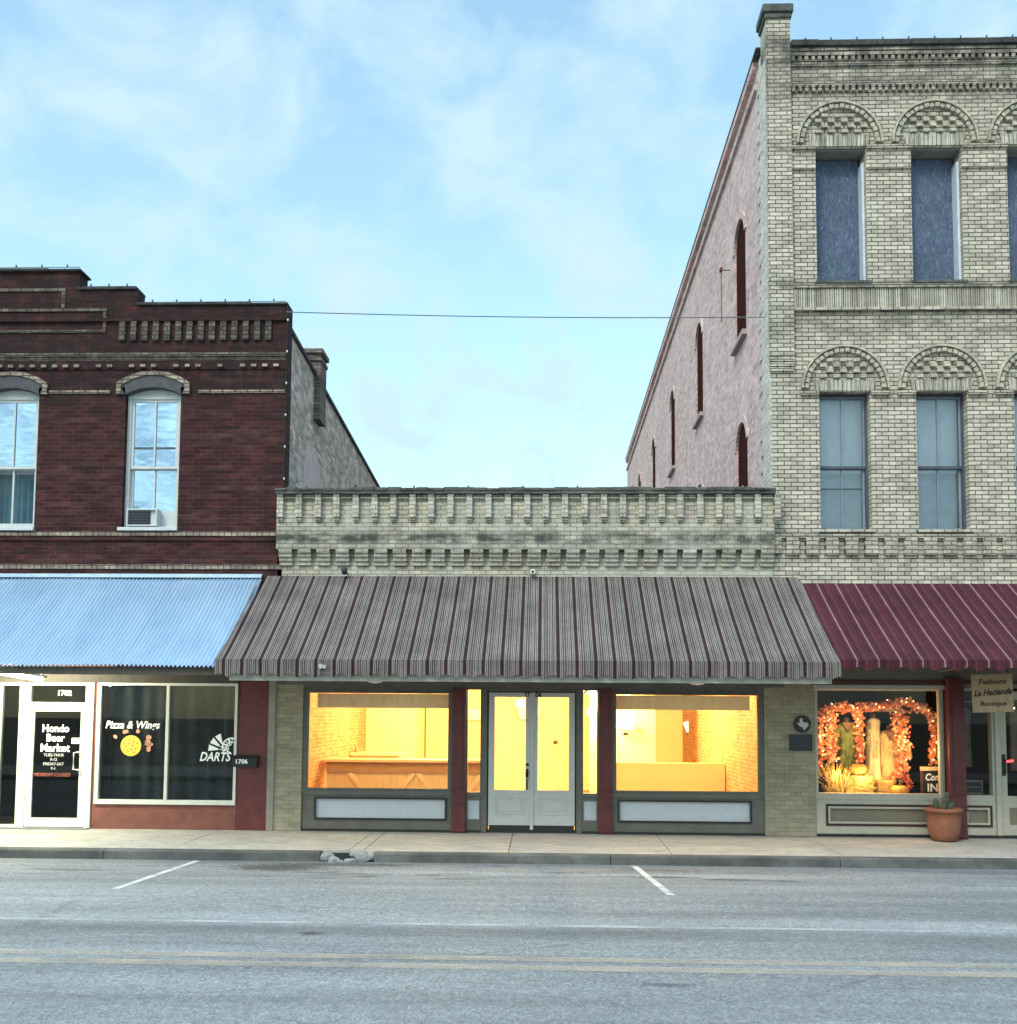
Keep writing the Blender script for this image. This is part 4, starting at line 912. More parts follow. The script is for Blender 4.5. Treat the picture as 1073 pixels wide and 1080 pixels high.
for (a, b, z0, z1) in hs:
    if z1 < 8 and a > 11: pass
    c = (a + b) / 2
    wd = part('side_window', MB(mpR).box(a - 0.0, b + 0.0, 0.05, 0.09, z0, z1), M_BRICKED, rb)
    arcp = arc_pts(c, 0.515, z1 - 0.42, z1 - 0.0, 16)
    part('arch_head', MB(mpR).strip([(p_[0], z1 + 0.004) for p_ in arcp], [(p_[0], min(p_[1], z1 - 0.002)) for p_ in arcp], 0.021, 0.049), M_PINK, wd)
    part('arch_ring', MB(mpR).strip(arc_pts(c, 0.64, z1 - 0.42, z1 + 0.12, 16), arc_pts(c, 0.515, z1 - 0.42, z1 - 0.001, 16), -0.006, 0.019), M_PINK, wd)
    part('sill', MB(mpR).box(a - 0.08, b + 0.08, -0.07, 0.049, z0 - 0.09, z0), M_LEDGE, wd)
br_ = MB(mpR).tube([(3.55, 0.02, 10.55), (3.55, -0.16, 10.55)], 0.011).tube([(3.55, -0.15, 10.55), (3.55, -0.15, 9.5)], 0.008).box(3.50, 3.60, -0.18, -0.13, 10.52, 10.585)
solo('rusty_wall_bracket', br_, M_BURG, 'thin rusty iron bracket on the pink side wall beside the top window', 'bracket')
# arched hoods and windows on the front
M_HOOD = brick('cream_hood_brick', (0.50, 0.455, 0.36), (0.41, 0.375, 0.295), (0.33, 0.30, 0.235), bw=0.105, rh=0.0675, ms=0.003, var=0.22, darkamt=0.35, dark=(0.10, 0.095, 0.08), bump=0.2)
def hood(c, z0, nm='window_hood'):
    h = MB(); ro, N = 0.69, 30
    h.strip(arc(c, z0, ro, 0.70, 180, 0, N), arc(c, z0, ro - 0.035, 0.665, 180, 0, N), -0.09, -0.001)
    for i in range(22):
        a0 = 180 - i * 180 / 22 - 0.7; a1 = 180 - (i + 1) * 180 / 22 + 0.7; pr = -0.075 if i % 2 else -0.06
        h.strip(arc(c, z0, ro - 0.05, 0.65, a0, a1, 2), arc(c, z0, ro - 0.115, 0.585, a0, a1, 2), pr, -0.001)
    row = 0; z = z0 + 0.17
    while z < z0 + 0.56:
        x = c - 0.6 + (0.105 if row % 2 else 0.0)
        while x < c + 0.6:
            xm = x + 0.045
            if (xm - c) ** 2 + (z + 0.03 - z0) ** 2 < 0.525 ** 2: h.box(x, x + 0.10, -0.055 - random.uniform(0, .01), -0.001, z, z + 0.052)
            x += 0.21
        z += 0.088; row += 1
    o = part(nm, h, M_HOOD, rb, bev=0.004)
    j = MB(); k = 15
    for i in range(k):
        t0, t1 = -1 + 2 * i / k, -1 + 2 * (i + 1) / k; b_, t_ = 0.455, 0.50
        j.prism([(c + t0 * b_ + .003, z0 - 0.045), (c + t1 * b_ - .003, z0 - 0.045), (c + t1 * t_ - .003, z0 + 0.155), (c + t0 * t_ + .003, z0 + 0.155)], -0.022 - random.uniform(0, .005), -0.001)
    part('jack_arch', j, M_SOLD, o)
    return o
M_BOARD = None
def board_mat():
    n = NT('blue_grey_flake_board'); f = n.noise(n.scale(n.pos(), (22, 22, 9)), 1.0, 4, 0.75, dist=1.5); g = n.noise(n.pos(), 1.6, 4)
    col = n.ramp(f, [(0.34, (0.042, 0.062, 0.105)), (0.56, (0.085, 0.115, 0.175)), (0.74, (0.22, 0.27, 0.34))])
    col = n.mix(0.6, col, n.ramp(g, [(0.3, 0.72), (0.7, 1.25)]), 'MULTIPLY'); n.bump(f, 0.3, 0.004); return n.fin(col, 0.75)
M_BOARD = board_mat()
def blind_mat(name, top, bot, z0, z1):
    n = NT(name); x, y, z = n.xyz(); f = n.noise(n.scale(n.pos(), (3, 3, 1)), 2.0, 4)
    sl_ = n.math('FRACT', n.math('DIVIDE', z, 0.05))
    col = n.mix(0.5, top, n.ramp(f, [(0.3, 0.8), (0.7, 1.15)]), 'MULTIPLY')
    return n.fin(col, 0.85)
M_BLIND = blind_mat('pale_blue_grey_blind', (0.72, 0.76, 0.78), None, 0, 0)
M_BLIND2 = paint('slate_lower_blind', (0.44, 0.50, 0.55), 0.85, 0.15)
M_JAMB = paint('bluish_white_jamb', (0.55, 0.62, 0.70), 0.6, 0.12)
M_SOFF = paint('grey_brick_reveal', (0.22, 0.20, 0.16), 0.85, 0.25, 12)
for i, c in enumerate(cen):
    hood(c - 0.02, 11.08); hood(c + 0.0, 7.035)
    # upstairs: boarded opening with white jambs
    wd = part('boarded_window', MB().box(c - 0.37, c + 0.37, 0.30, 0.33, 8.785, 10.98), M_BOARD, rb, label='blue grey boarded upper window')
    part('jamb', MB().box(c + 0.365, c + 0.399, 0.10, 0.34, 8.785, 10.82), M_JAMB, wd); part('jamb', MB().box(c - 0.399, c - 0.37, 0.20, 0.34, 8.785, 10.98), M_JAMB, wd)
    part('soffit', MB().box(c - 0.399, c + 0.399, 0.02, 0.30, 10.985, 10.999), M_GREYP, wd)  # grey board added; its tone stands in for light bounced off the road
    part('sill', MB().box(c - 0.44, c + 0.44, -0.085, 0.30, 8.737, 8.783), M_COPE, wd, bev=0.008)
    # first floor: sash window with pale blind
    wd = part('sash_window', MB().frame(c - 0.40, c + 0.40, 4.775, 7.0, 0.035, 0.16, 0.34), M_SASHD, rb)
    part('sash', MB().frame(c - 0.365, c + 0.365, 5.80, 6.965, 0.030, 0.20, 0.24).box(c - 0.010, c + 0.010, 0.205, 0.235, 5.83, 6.935), M_SASH, wd)
    part('sash', MB().frame(c - 0.365, c + 0.365, 4.81, 5.83, 0.035, 0.245, 0.285).box(c - 0.010, c + 0.010, 0.25, 0.28, 4.845, 5.80), M_SASH, wd)
    part('meeting_rail', MB().box(c - 0.365, c + 0.365, 0.19, 0.199, 5.795, 5.835), M_SASHD, wd)
    part('upper_glass', MB().box(c - 0.34, c + 0.34, 0.217, 0.222, 5.825, 6.94), G_UP, wd); part('lower_glass', MB().box(c - 0.34, c + 0.34, 0.262, 0.267, 4.84, 5.80), G_UP, wd)
    part('blind', MB().box(c - 0.39, c + 0.39, 0.36, 0.37, 5.75, 7.0), M_BLIND, wd); part('lower_blind', MB().box(c - 0.39, c + 0.39, 0.36, 0.37, 4.6, 5.749), M_BLIND2, wd)
    if i == 0: part('crossbar', MB().box(c - 0.33, c + 0.33, 0.25, 0.28, 5.47, 5.49), M_SASHD, wd)
    part('sill', MB().box(c - 0.43, c + 0.43, -0.05, 0.16, 4.725, 4.772), M_TAN, wd, bev=0.006)
def piers(z, lo, pr):
    ed = [3.965] + [v for c in cen for v in (c - 0.405, c + 0.405)] + [RX1]
    for a, b in zip(ed[0::2], ed[1::2]): part('impost', MB().box(a, b, -pr, -0.001, z, z + 0.062).box(a, b, -pr * 0.5, -0.001, lo, z - 0.0005), M_TAN, rb, bev=0.006)
piers(10.975, 10.65, 0.07)
for c in cen:
    for s_ in (-1, 1):
        a, b = sorted((c + s_ * 0.41, c + s_ * 0.70)); part('impost', MB().box(a, b, -0.06, -0.001, 6.93, 6.99), M_TAN, rb, bev=0.006)
# ---- ground floor of the right building
part('brick_pier', MB().box(3.737, 4.215, -0.005, 0.24, 0.0, 2.619), M_PIER, rb)
part('shop_header', MB().box(4.215, RX1, 0.0, 0.3, 2.30, 2.619), M_TANP, rb, bev=0.004)
part('header_moulding', MB().box(4.215, RX1, -0.03, -0.001, 2.36, 2.41), M_BURG, rb, bev=0.004)
part('window_head', MB().box(4.18, 6.2, -0.05, -0.0011, 2.27, 2.335), M_CREAM, rb, bev=0.004)
shw = part('display_window', MB().frame(4.215, 6.195, 0.56, 2.299, 0.045, 0.02, 0.18, 0.10).box(6.11, 6.15, -0.02, 0.019, 0.6, 2.27), M_CREAM, rb, bev=0.004)
part('window_glass', MB().box(4.25, 6.16, 0.10, 0.107, 0.65, 2.26), G_SHOP, shw)
M_BURD = paint('dark_burgundy_line_paint', (0.045, 0.012, 0.013), 0.5, 0.2)
def base_panel(a, b, p0, p1, nm='bulkhead', par=None):
    o = part(nm, MB().holed(a, b, 0.04, 0.559, [(p0, p1, 0.20, 0.46)], 0.02, 0.16), M_CREAM, par or rb, bev=0.004)
    part('panel_outline', MB().frame(p0 - 0.035, p1 + 0.035, 0.165, 0.495, 0.03, 0.0, 0.0195), M_BURD, o) if par is None else None
    if par is None:
        part('panel_moulding', MB().frame(p0, p1, 0.20, 0.46, 0.03, 0.005, 0.06), M_CREAM, o); part('inset_panel', MB().box(p0 + 0.01, p1 - 0.01, 0.065, 0.10, 0.20, 0.46), M_TANP, o)
    return o
base_panel(4.215, 6.195, 4.40, 6.02); base_panel(6.45, 6.96, 6.50, 6.86)
part('base_strip', MB().box(4.215, RX1, 0.0, 0.2, 0.0, 0.039), M_DARK, rb)
c = MB().box(6.20, 6.45, -0.16, 0.16, 0.0, 2.45)
for z in (0.02, 0.42, 0.66): c.box(6.185, 6.465, -0.18, -0.161, z, z + 0.035)
c.box(6.26, 6.39, -0.172, -0.161, 0.72, 2.4)
part('iron_column', c, M_BURG, rb, bev=0.006)
sg = part('side_window', MB().frame(6.45, 6.96, 0.56, 2.299, 0.04, 0.02, 0.16, 0.09), M_CREAM, rb, bev=0.004)
part('window_glass', MB().box(6.48, 6.93, 0.09, 0.096, 0.64, 2.27), G_SHOP, sg)
part('door_post', MB().box(6.962, 7.04, -0.01, 0.16, 0.04, 2.299), M_CREAM, rb, bev=0.004)
dr2 = part('shop_door', MB().holed(7.05, 7.95, 0.04, 2.25, [(7.15, 7.85, 0.64, 2.12), (7.17, 7.83, 0.20, 0.46)], 0.04, 0.09), M_CREAM, rb, bev=0.004)
part('door_glass', MB().box(7.14, 7.86, 0.06, 0.066, 0.63, 2.13), G_SHOP, dr2); part('inset_panel', MB().box(7.16, 7.84, 0.055, 0.075, 0.19, 0.47), M_TANP, dr2)
part('handle_plate', MB().box(7.075, 7.12, 0.02, 0.039, 0.95, 1.28).tube([(7.10, 0.02, 1.2), (7.10, -0.04, 1.2), (7.10, -0.04, 1.0), (7.10, 0.02, 1.0)], 0.01), M_BRONZE, dr2)
part('shop_front_wall', MB().box(7.96, RX1, 0.02, 0.16, 0.04, 2.299), M_CREAM, rb)
M_BACK = paint('dark_shop_back', (0.025, 0.02, 0.018), 0.9, 0.3)
part('shop_room', MB().box(4.1, RX1 - 0.4, 2.6, 2.7, 0.0, 2.7).box(4.1, 4.2, 0.31, 2.59, 0.0, 2.7).box(4.1, RX1 - .4, 0.31, 2.59, 2.63, 2.7).box(4.21, 6.2, 0.2, 1.1, 0.5, 0.62), M_BACK, rb)
# ---- medallion, plaque, sign, pot
t = thing('round_medallion', (4.01, -0.02, 1.72), 'round black medallion with pale state outline on the brick pier', 'medallion')
part('disc', MB().prism(arc(4.01, 1.725, 0.135, 0.135, 0, 350, 36), -0.03, -0.006), M_BRONZE, t)
tx = [(.30, .93), (.52, .93), (.52, .66), (.68, .62), (.86, .60), (.93, .56), (.95, .38), (.88, .28), (.78, .22), (.70, .10), (.70, .02), (.60, .06), (.55, .17), (.46, .31), (.38, .27), (.30, .33), (.20, .45), (.05, .57), (.30, .57)]
part('state_outline', MB().prism([(4.01 + (a - 0.5) * 0.205, 1.725 + (b - 0.5) * 0.205) for a, b in tx], -0.042, -0.031), paint('pale_cast_metal', (0.48, 0.47, 0.44), 0.5, 0.15, metal=0.2), t)
t = thing('wall_plaque', (3.985, -0.02, 1.31), 'dark rectangular plaque on the brick pier under the round medallion', 'plaque')
M_PLQ = paint('dark_slate_plaque', (0.028, 0.032, 0.042), 0.5, 0.25)
part('plate', MB().box(3.815, 4.155, -0.028, -0.006, 1.315, 1.56), M_PLQ, t, bev=0.004)
part('rim', MB().frame(3.81, 4.16, 1.31, 1.565, 0.014, -0.036, -0.0285), M_PLQ, t)
SX, SY, SZ = 6.56, -0.9, 2.20
t = thing('hanging_sign', (SX, SY, SZ), 'square wooden shop sign with dark script hanging under the burgundy awning', 'sign'); t.rotation_euler = (0, R(-1.5), R(-18))
M_SIGN = wood('blond_sign_wood', (0.36, 0.255, 0.145), (0.46, 0.335, 0.20), (6, 6, 1.2), 0.7)
part('board', MB().box(-0.275, 0.275, -0.015, 0.015, -0.28, 0.28), M_SIGN, t, local=True, bev=0.004)
part('hook_chain', MB().tube([(-0.22, 0, 0.28), (-0.22, 0, 0.75)], 0.006).tube([(0.22, 0, 0.28), (0.22, 0, 0.75)], 0.006), M_BRONZE, t, local=True)
text('lettering', 'Fashions', 0.105, T_BROWN, t, 0, -0.018, 0.165, 0.002, 0.2, local=True)
text('lettering', 'La Hacienda', 0.125, T_BROWN, t, 0.0, -0.018, 0.01, 0.004, 0.35, local=True, sx=0.80, rot=0.06)
text('lettering', 'Boutique', 0.095, T_BROWN, t, 0, -0.018, -0.155, 0.002, 0.2, local=True)
M_TERR = paint('terracotta', (0.24, 0.095, 0.054), 0.8, 0.22, 7, bump=0.4); M_SOIL = paint('potting_soil', (0.05, 0.035, 0.025), 0.95, 0.3, 30)
PX, PY = 6.02, -0.36
t = thing('flower_pot', (PX, PY, -0.005), 'large round terracotta pot on the sidewalk in front of the burgundy column', 'pot')
part('pot', MB().lathe([(0.15, 0.0), (0.185, 0.025), (0.218, 0.11), (0.236, 0.22), (0.242, 0.33), (0.245, 0.425), (0.265, 0.43), (0.272, 0.455), (0.268, 0.485), (0.25, 0.49), (0.225, 0.475), (0.215, 0.44)], (PX, PY, -0.005), 36), M_TERR, t, smooth=True)
part('soil', MB().lathe([(0.222, 0), (0.15, 0.012), (0.0001, 0.018)], (PX, PY, 0.44), 24), M_SOIL, t)
M_CAC = paint('grey_green_cactus_pad', (0.085, 0.095, 0.065), 0.8, 0.25, 25, bump=0.5)
cc = MB()
def pad(x, z, r, h, tilt, y):
    n, m = 12, 8; vs = []; fs = []
    for i in range(m + 1):
        a = math.pi * i / m
        for k in range(n):
            b = 2 * math.pi * k / n; px_, pz_ = r * math.sin(a) * math.cos(b), -h * math.cos(a)
            vs.append((x + px_ * math.cos(tilt) + (pz_ + h) * math.sin(tilt), y + 0.022 * math.sin(a) * math.sin(b), z + (pz_ + h) * math.cos(tilt) - px_ * math.sin(tilt)))
    for i in range(m):
        for k in range(n): fs.append((i * n + k, i * n + (k + 1) % n, (i + 1) * n + (k + 1) % n, (i + 1) * n + k))
    cc.add(vs, fs)
pad(PX - 0.09, 0.44, 0.055, 0.095, -0.2, PY); pad(PX + 0.02, 0.44, 0.06, 0.115, 0.15, PY + 0.03); pad(PX + 0.06, 0.45, 0.045, 0.075, 0.5, PY - 0.04); pad(PX - 0.03, 0.45, 0.04, 0.06, 0.1, PY - 0.08); pad(PX + 0.05, 0.62, 0.04, 0.055, 0.35, PY + 0.03)
solo('cactus', cc, M_CAC, 'small grey green prickly cactus growing in the terracotta pot', 'cactus', smooth=True)
# ---- autumn display in the right shop window
YD0 = 0.55
M_LEAF = paint('dry_red_orange_leaves', (0.62, 0.14, 0.05), 0.7, 0.6, 30, bump=0); M_LEAF2 = paint('pale_pink_leaves', (0.78, 0.36, 0.20), 0.7, 0.4, 30, bump=0)
E_FAIRY = emit('lit_fairy_bulb', (1.0, 0.62, 0.30), 5.0)
def garland(pts, dens, spread, label, y=0.42):
    P = [at(px, py, y) for px, py in pts]
    t = thing('leaf_garland', P[0], label, 'garland', 'lit leaf garlands in the right shop window')
    Ls = [(P[i + 1] - P[i]).length for i in range(len(P) - 1)]
    la, lc, bu = MB(), MB(), MB()
    for i, L in enumerate(Ls):
        for k in range(max(2, int(L * dens * 1.5))):
            q = P[i].lerp(P[i + 1], random.random()) + Vector((random.gauss(0, spread), random.uniform(-.06, .06), random.gauss(0, spread * .7)))
            r = random.uniform(0.018, 0.040); ax = Vector((random.uniform(-.5, .5), -1, random.uniform(-.5, .5))).normalized(); u = ax.cross(Vector((random.random(), 0.1, random.random()))).normalized(); v = ax.cross(u)
            m = (la if random.random() < .55 else lc)
            ring = [q + (u * math.cos(j * 2 * math.pi / 8) + v * math.sin(j * 2 * math.pi / 8)) * (r if j % 2 == 0 else r * 0.5) for j in range(8)]
            m.add([tuple(z_) for z_ in ring] + [tuple(z_ + ax * 0.003) for z_ in ring], [tuple(range(8)), tuple(range(15, 7, -1))] + [(j, (j + 1) % 8, (j + 1) % 8 + 8, j + 8) for j in range(8)])
        for k in range(max(1, int(L * 9))):
            q = P[i].lerp(P[i + 1], random.random()) + Vector((random.gauss(0, spread), -0.07 + random.uniform(-.02, .02), random.gauss(0, spread * .7)))
            bu.ball(tuple(q), 0.0095, 6, 4)
    cv_ = MB().tube([tuple(q) for q in P], 0.006, 5)
    part('cord', cv_, M_OAK, t); part('red_leaves', la, M_LEAF, t, kind='stuff'); part('pale_leaves', lc, M_LEAF2, t, kind='stuff'); part('fairy_lights', bu, E_FAIRY, t, kind='stuff')
garland([(865, 756), (878, 746), (905, 747), (935, 744)], 230, 0.045, 'lit leaf garland swagged along the top left of the shop window')
garland([(935, 744), (955, 740), (970, 746), (984, 754)], 210, 0.045, 'lit leaf garland arching over the top right of the shop window')
garland([(876, 748), (877, 775), (876, 803)], 260, 0.05, 'lit leaf garland hanging left of the green tunic')
garland([(907, 748), (906, 775), (908, 802)], 230, 0.035, 'lit leaf garland hanging between the green tunic and the pale dress')
garland([(948, 750), (951, 790), (952, 812)], 330, 0.06, 'widest lit leaf garland hanging right of the straw coloured dress')
garland([(984, 756), (986, 780), (985, 806)], 170, 0.03, 'thin lit leaf garland hanging above the chalkboard')
garland([(866, 760), (866, 785), (865, 808)], 130, 0.022, 'thin lit leaf garland hanging down the left edge of the shop window')
def garment(name, rows, mat, label, folds=9, amp=0.02, y=YD0, hem=0.0):
    # rows: (py, px_left, px_right); makes a hanging cloth tube, front and back
    n = 28; vs = []; fs = []; m = len(rows)
    for j, (py, a, b) in enumerate(rows):
        A, B = at(a, py, y), at(b, py, y); c_, h_ = (A.x + B.x) / 2, (B.x - A.x) / 2
        for k in range(n):
            th = 2 * math.pi * k / n; f = amp * (j / (m - 1)) * math.sin(folds * th + j)
            vs.append((c_ + (h_ + f) * math.cos(th), y + (0.07 + 0.5 * f) * math.sin(th), A.z + (hem * math.sin(folds * th * 1.7) if j == m - 1 else 0)))
    for j in range(m - 1):
        for k in range(n): fs.append((j * n + k, j * n + (k + 1) % n, (j + 1) * n + (k + 1) % n, (j + 1) * n + k))
    fs.append(tuple(range(n)))
    return MB().add(vs, fs)
M_GRN = paint('olive_green_cloth', (0.17, 0.22, 0.07), 0.9, 0.35, 8); M_STRAWC = paint('straw_coloured_knit', (0.50, 0.36, 0.17), 0.9, 0.3, 30, bump=0.6); M_IVORY = paint('ivory_cloth', (0.56, 0.50, 0.30), 0.9, 0.2, 9)
M_STAND = wood('dark_stand_wood', (0.06, 0.03, 0.02), (0.12, 0.06, 0.035))
def dress(name, rows, mat, label, cx, ytop, **k):
    a = at(cx, rows[0][0], YD0); t = thing(name, (a.x, YD0, 0.62), label, 'clothing')
    part('cloth', garment(name, rows, mat, label, **k), mat, t, smooth=True)
    if name != 'ivory_dress':
        vn = at(cx, rows[1][0], YD0); part('neckline', MB().prism([(vn.x - 0.10, vn.z + 0.03), (vn.x, vn.z - 0.13), (vn.x + 0.10, vn.z + 0.03)], YD0 - 0.115, YD0 - 0.06), M_STAND, t)
        for q in (0, 1):
            ar = at(rows[2][1 + q], rows[2][0], YD0); s2 = -1 if q == 0 else 1
            part('sleeve', MB().tube([(ar.x - s2 * 0.03, YD0, ar.z), (ar.x + s2 * 0.035, YD0 - 0.02, ar.z - 0.16), (ar.x + s2 * 0.05, YD0 - 0.03, ar.z - 0.34)], [0.05, 0.055, 0.06], 10), mat, t, smooth=True)
    part('neck_form', MB().lathe([(0.05, 0), (0.045, 0.05), (0.05, 0.09), (0.0001, 0.12)], (a.x, YD0, a.z - 0.02), 14), M_STAND, t, smooth=True)
    part('stand_pole', MB().tube([(a.x, YD0, 0.62), (a.x, YD0, a.z)], 0.015).lathe([(0.13, 0), (0.12, 0.02), (0.02, 0.03)], (a.x, YD0, 0.62), 14), M_STAND, t)
dress('green_tunic', [(762.5, 888, 898), (764, 884, 903), (768, 882, 905), (778, 884, 904), (788, 885, 904), (797, 887, 901), (806, 888, 900), (813, 891, 898)], M_GRN, 'ragged olive green tunic on a stand in the left of the shop window', 893, 757, folds=9, amp=0.07, hem=0.07)
dress('ivory_dress', [(757.5, 918, 925), (760, 915, 928), (775, 915, 927), (800, 916, 927), (834, 913, 930)], M_IVORY, 'narrow ivory dress on a stand left of the straw coloured dress', 921, 752, folds=9, amp=0.06)
dress('straw_dress', [(770.5, 932, 946), (772.5, 928, 951), (777, 925, 954), (790, 927, 952), (805, 927, 951), (815, 926, 952), (824, 925, 954)], M_STRAWC, 'wide straw coloured knitted dress in the middle of the shop window', 938, 764, folds=13, amp=0.075, hem=0.03)
M_PUMP = paint('orange_pumpkin_skin', (0.72, 0.33, 0.06), 0.5, 0.15, 8, bump=0.2)
def pumpkin(px, py, y, r, h, label):
    p_ = at(px, py, y); n = 36; vs = []; fs = []; m = 12
    for i in range(m + 1):
        a = math.pi * i / m
        for k in range(n):
            th = 2 * math.pi * k / n; rr = r * math.sin(a) ** 0.8 * (1 - 0.09 * abs(math.sin(th * 5))); vs.append((p_.x + rr * math.cos(th), y + rr * math.sin(th), p_.z - h * math.cos(a) * (1 - 0.15 * math.cos(a) ** 8) + h))
    for i in range(m):
        for k in range(n): fs.append((i * n + k, i * n + (k + 1) % n, (i + 1) * n + (k + 1) % n, (i + 1) * n + k))
    t = thing('pumpkin', (p_.x, y, p_.z), label, 'pumpkin')
    part('body', MB().add(vs, fs), M_PUMP, t, smooth=True)
    part('stem', MB().tube([(p_.x, y, p_.z + 2 * h * 0.9), (p_.x + .01, y, p_.z + 2 * h + 0.03), (p_.x + 0.03, y, p_.z + 2 * h + 0.05)], [0.022, 0.014, 0.012]), M_STAND, t)
pumpkin(906, 817.5, 0.40, 0.135, 0.095, 'orange pumpkin sitting on the straw bale in the shop window')
pumpkin(949, 838, 0.26, 0.13, 0.075, 'orange pumpkin low on the window floor in front of the red wreath')
M_STRAW = paint('golden_straw', (0.62, 0.42, 0.13), 0.85, 0.4, 40, bump=0.8)
z_f = 0.62
def bale(x0, x1, y0, y1, z0, z1, label):
    t = thing('straw_bale', ((x0 + x1) / 2, (y0 + y1) / 2, z0), label, 'straw bale')
    part('straw', MB().box(x0, x1, y0, y1, z0, z1), M_STRAW, t, bev=0.02)
    st_ = MB()
    for k in range(160):
        x, z = random.uniform(x0, x1), random.uniform(z0, z1); a = random.uniform(-.5, .5) + (math.pi / 2 if random.random() < .5 else 0); l = random.uniform(.03, .09)
        st_.tube([(x, y0 - 0.004, z), (x + l * math.cos(a), y0 - random.uniform(0.002, .02), z + l * math.sin(a))], 0.003, 4)
    part('loose_stalks', st_, M_STRAW, t, kind='stuff')
    tw = MB()
    for q in (0.3, 0.7):
        x = x0 + (x1 - x0) * q; tw.box(x - .006, x + .006, y0 - .006, y0 - .001, z0, z1)
    part('twine', tw, M_OAK, t)
a = at(890, 836, .4); b = at(919, 818, .4); bale(a.x, b.x, 0.27, 0.60, z_f, b.z, 'straw bale under the orange pumpkin in the shop window')
a = at(921, 836, .6); b = at(937, 821, .6); bale(a.x, b.x, 0.34, 0.60, z_f, b.z - .02, 'small straw bale under the straw coloured dress')
sh = MB(); base = at(884, 837, 0.32)
for k in range(260):
    a = random.uniform(-1.0, 0.55); l = random.uniform(0.25, 0.62); b0 = Vector((base.x + random.uniform(-.18, .08), 0.32 + random.uniform(-.08, .1), z_f))
    e = b0 + Vector((math.sin(a) * l * 0.7, random.uniform(-.05, .05), math.cos(a) * l * 0.85)); sh.tube([tuple(b0), tuple(b0.lerp(e, .6) + Vector((0, 0, .02))), tuple(e)], [0.006, 0.006, 0.003], 4)
solo('straw_sheaf', sh, M_STRAW, 'bushy golden straw sheaf fanned out at the lower left of the shop window', 'straw sheaf')
M_BUSH = paint('dark_dry_leaves', (0.03, 0.028, 0.02), 0.9, 0.4, 20, bump=0)
bs = MB(); bc = at(868, 826, 0.25)
for k in range(150):
    d = Vector((random.gauss(0, 1), random.gauss(0, 1), random.gauss(0, 1))).normalized() * random.uniform(.04, .13); q = Vector((bc.x, 0.26, bc.z)) + Vector((d.x * .6, d.y * .6, d.z)); u = Vector((random.gauss(0, 1), random.gauss(0, 1), random.gauss(0, 1))).normalized() * .025; v = u.cross(Vector((random.gauss(0, 1), random.gauss(0, 1), 1))).normalized() * .015
    bs.add([tuple(q - u), tuple(q + v), tuple(q + u), tuple(q - v)], [(0, 1, 2, 3)])
bs.lathe([(0.045, 0), (0.055, 0.08)], (bc.x, 0.26, z_f), 12)
solo('dark_foliage_bunch', bs, M_BUSH, 'dark dried leaf bunch in the lower left corner of the shop window', 'foliage')
wr = MB(); wc = at(949, 828, 0.42)
for k in range(320):
    a = random.uniform(-0.3, math.pi + .3); r = 0.17 + random.gauss(0, .028); q = Vector((wc.x + r * math.cos(a), 0.44 + random.gauss(0, .025), wc.z - .02 + r * math.sin(a))); u = Vector((random.gauss(0, 1), random.gauss(0, 1), random.gauss(0, 1))).normalized() * .028; v = u.cross(Vector((random.gauss(0, 1), 1, random.gauss(0, 1)))).normalized() * .016
    wr.add([tuple(q - u), tuple(q + v), tuple(q + u), tuple(q - v)], [(0, 1, 2, 3)])
wr.tube([(wc.x + .17 * math.cos(k_ * math.pi / 12), .45, wc.z - .02 + .17 * math.sin(k_ * math.pi / 12)) for k_ in range(25)], 0.02, 6)
solo('leaf_wreath', wr, M_LEAF, 'round dark red leaf wreath behind the low pumpkin', 'wreath')
a = at(974, 838, 0.30); b = at(993, 809, 0.30)
t = thing('chalkboard_sign', ((a.x + b.x) / 2, 0.3, z_f), 'black chalkboard with white lettering in the right corner of the shop window', 'sign')
part('slate', MB().box(a.x, b.x + 0.09, 0.30, 0.32, z_f, b.z - 0.06), M_DARK, t); part('wood_top', MB().box(a.x - .03, b.x + .10, 0.285, 0.335, b.z - 0.06, b.z), M_PINE, t); part('wood_side', MB().box(a.x - 0.028, a.x, 0.29, 0.33, z_f, b.z - .061), M_STAND, t)
text('lettering', 'Come', 0.15, T_WHITE, t, a.x + 0.185, 0.297, b.z - 0.165, 0.004, 0.2, sx=.8); text('lettering', 'IN', 0.17, T_WHITE, t, a.x + 0.15, 0.297, b.z - 0.33, 0.004)
fr_ = MB(); a = at(872, 746, 0.75); b = at(950, 749, 0.75)
t = thing('wooden_display_frame', ((a.x + b.x) / 2, 0.75, z_f), 'wooden frame with top rail standing behind the dresses', 'display frame')
part('top_rail', MB().box(a.x, b.x, 0.73, 0.77, b.z - .03, b.z + .03), M_PINE, t); part('post', MB().box(a.x, a.x + .05, 0.735, 0.765, z_f, b.z - .031), M_PINE, t); part('post', MB().box(b.x - .05, b.x, 0.735, 0.765, z_f, b.z - .031), M_PINE, t)
part('striped_backcloth', MB().box(b.x - 0.55, b.x - 0.06, 0.80, 0.81, z_f, 1.5), wood('striped_cloth', (0.34, 0.18, 0.06), (0.56, 0.36, 0.15), (14, 1, 0.3)), t)
sl_ = thing('window_spot_lamp', (5.0, 0.24, z_f), 'small warm spot lamp on the display window floor', 'lamp')
part('lamp_head', MB().lathe([(0.02, 0), (0.03, 0.015), (0.03, 0.03)], (4.83, 0.21, z_f), 10), emit('lit_spot_lens', (1, 0.75, 0.4), 4), sl_)
for (x, z, e) in ((4.6, 0.95, 8), (5.0, 0.9, 9), (5.4, 1.0, 9), (5.65, 1.5, 8), (4.85, 1.75, 9), (4.45, 1.5, 6), (5.95, 1.3, 6)): point('lamp_light', (x, 0.17, z), e, sl_, 0.04, (1.0, 0.55, 0.20))  # extra unseen points added behind the glass to brighten the display
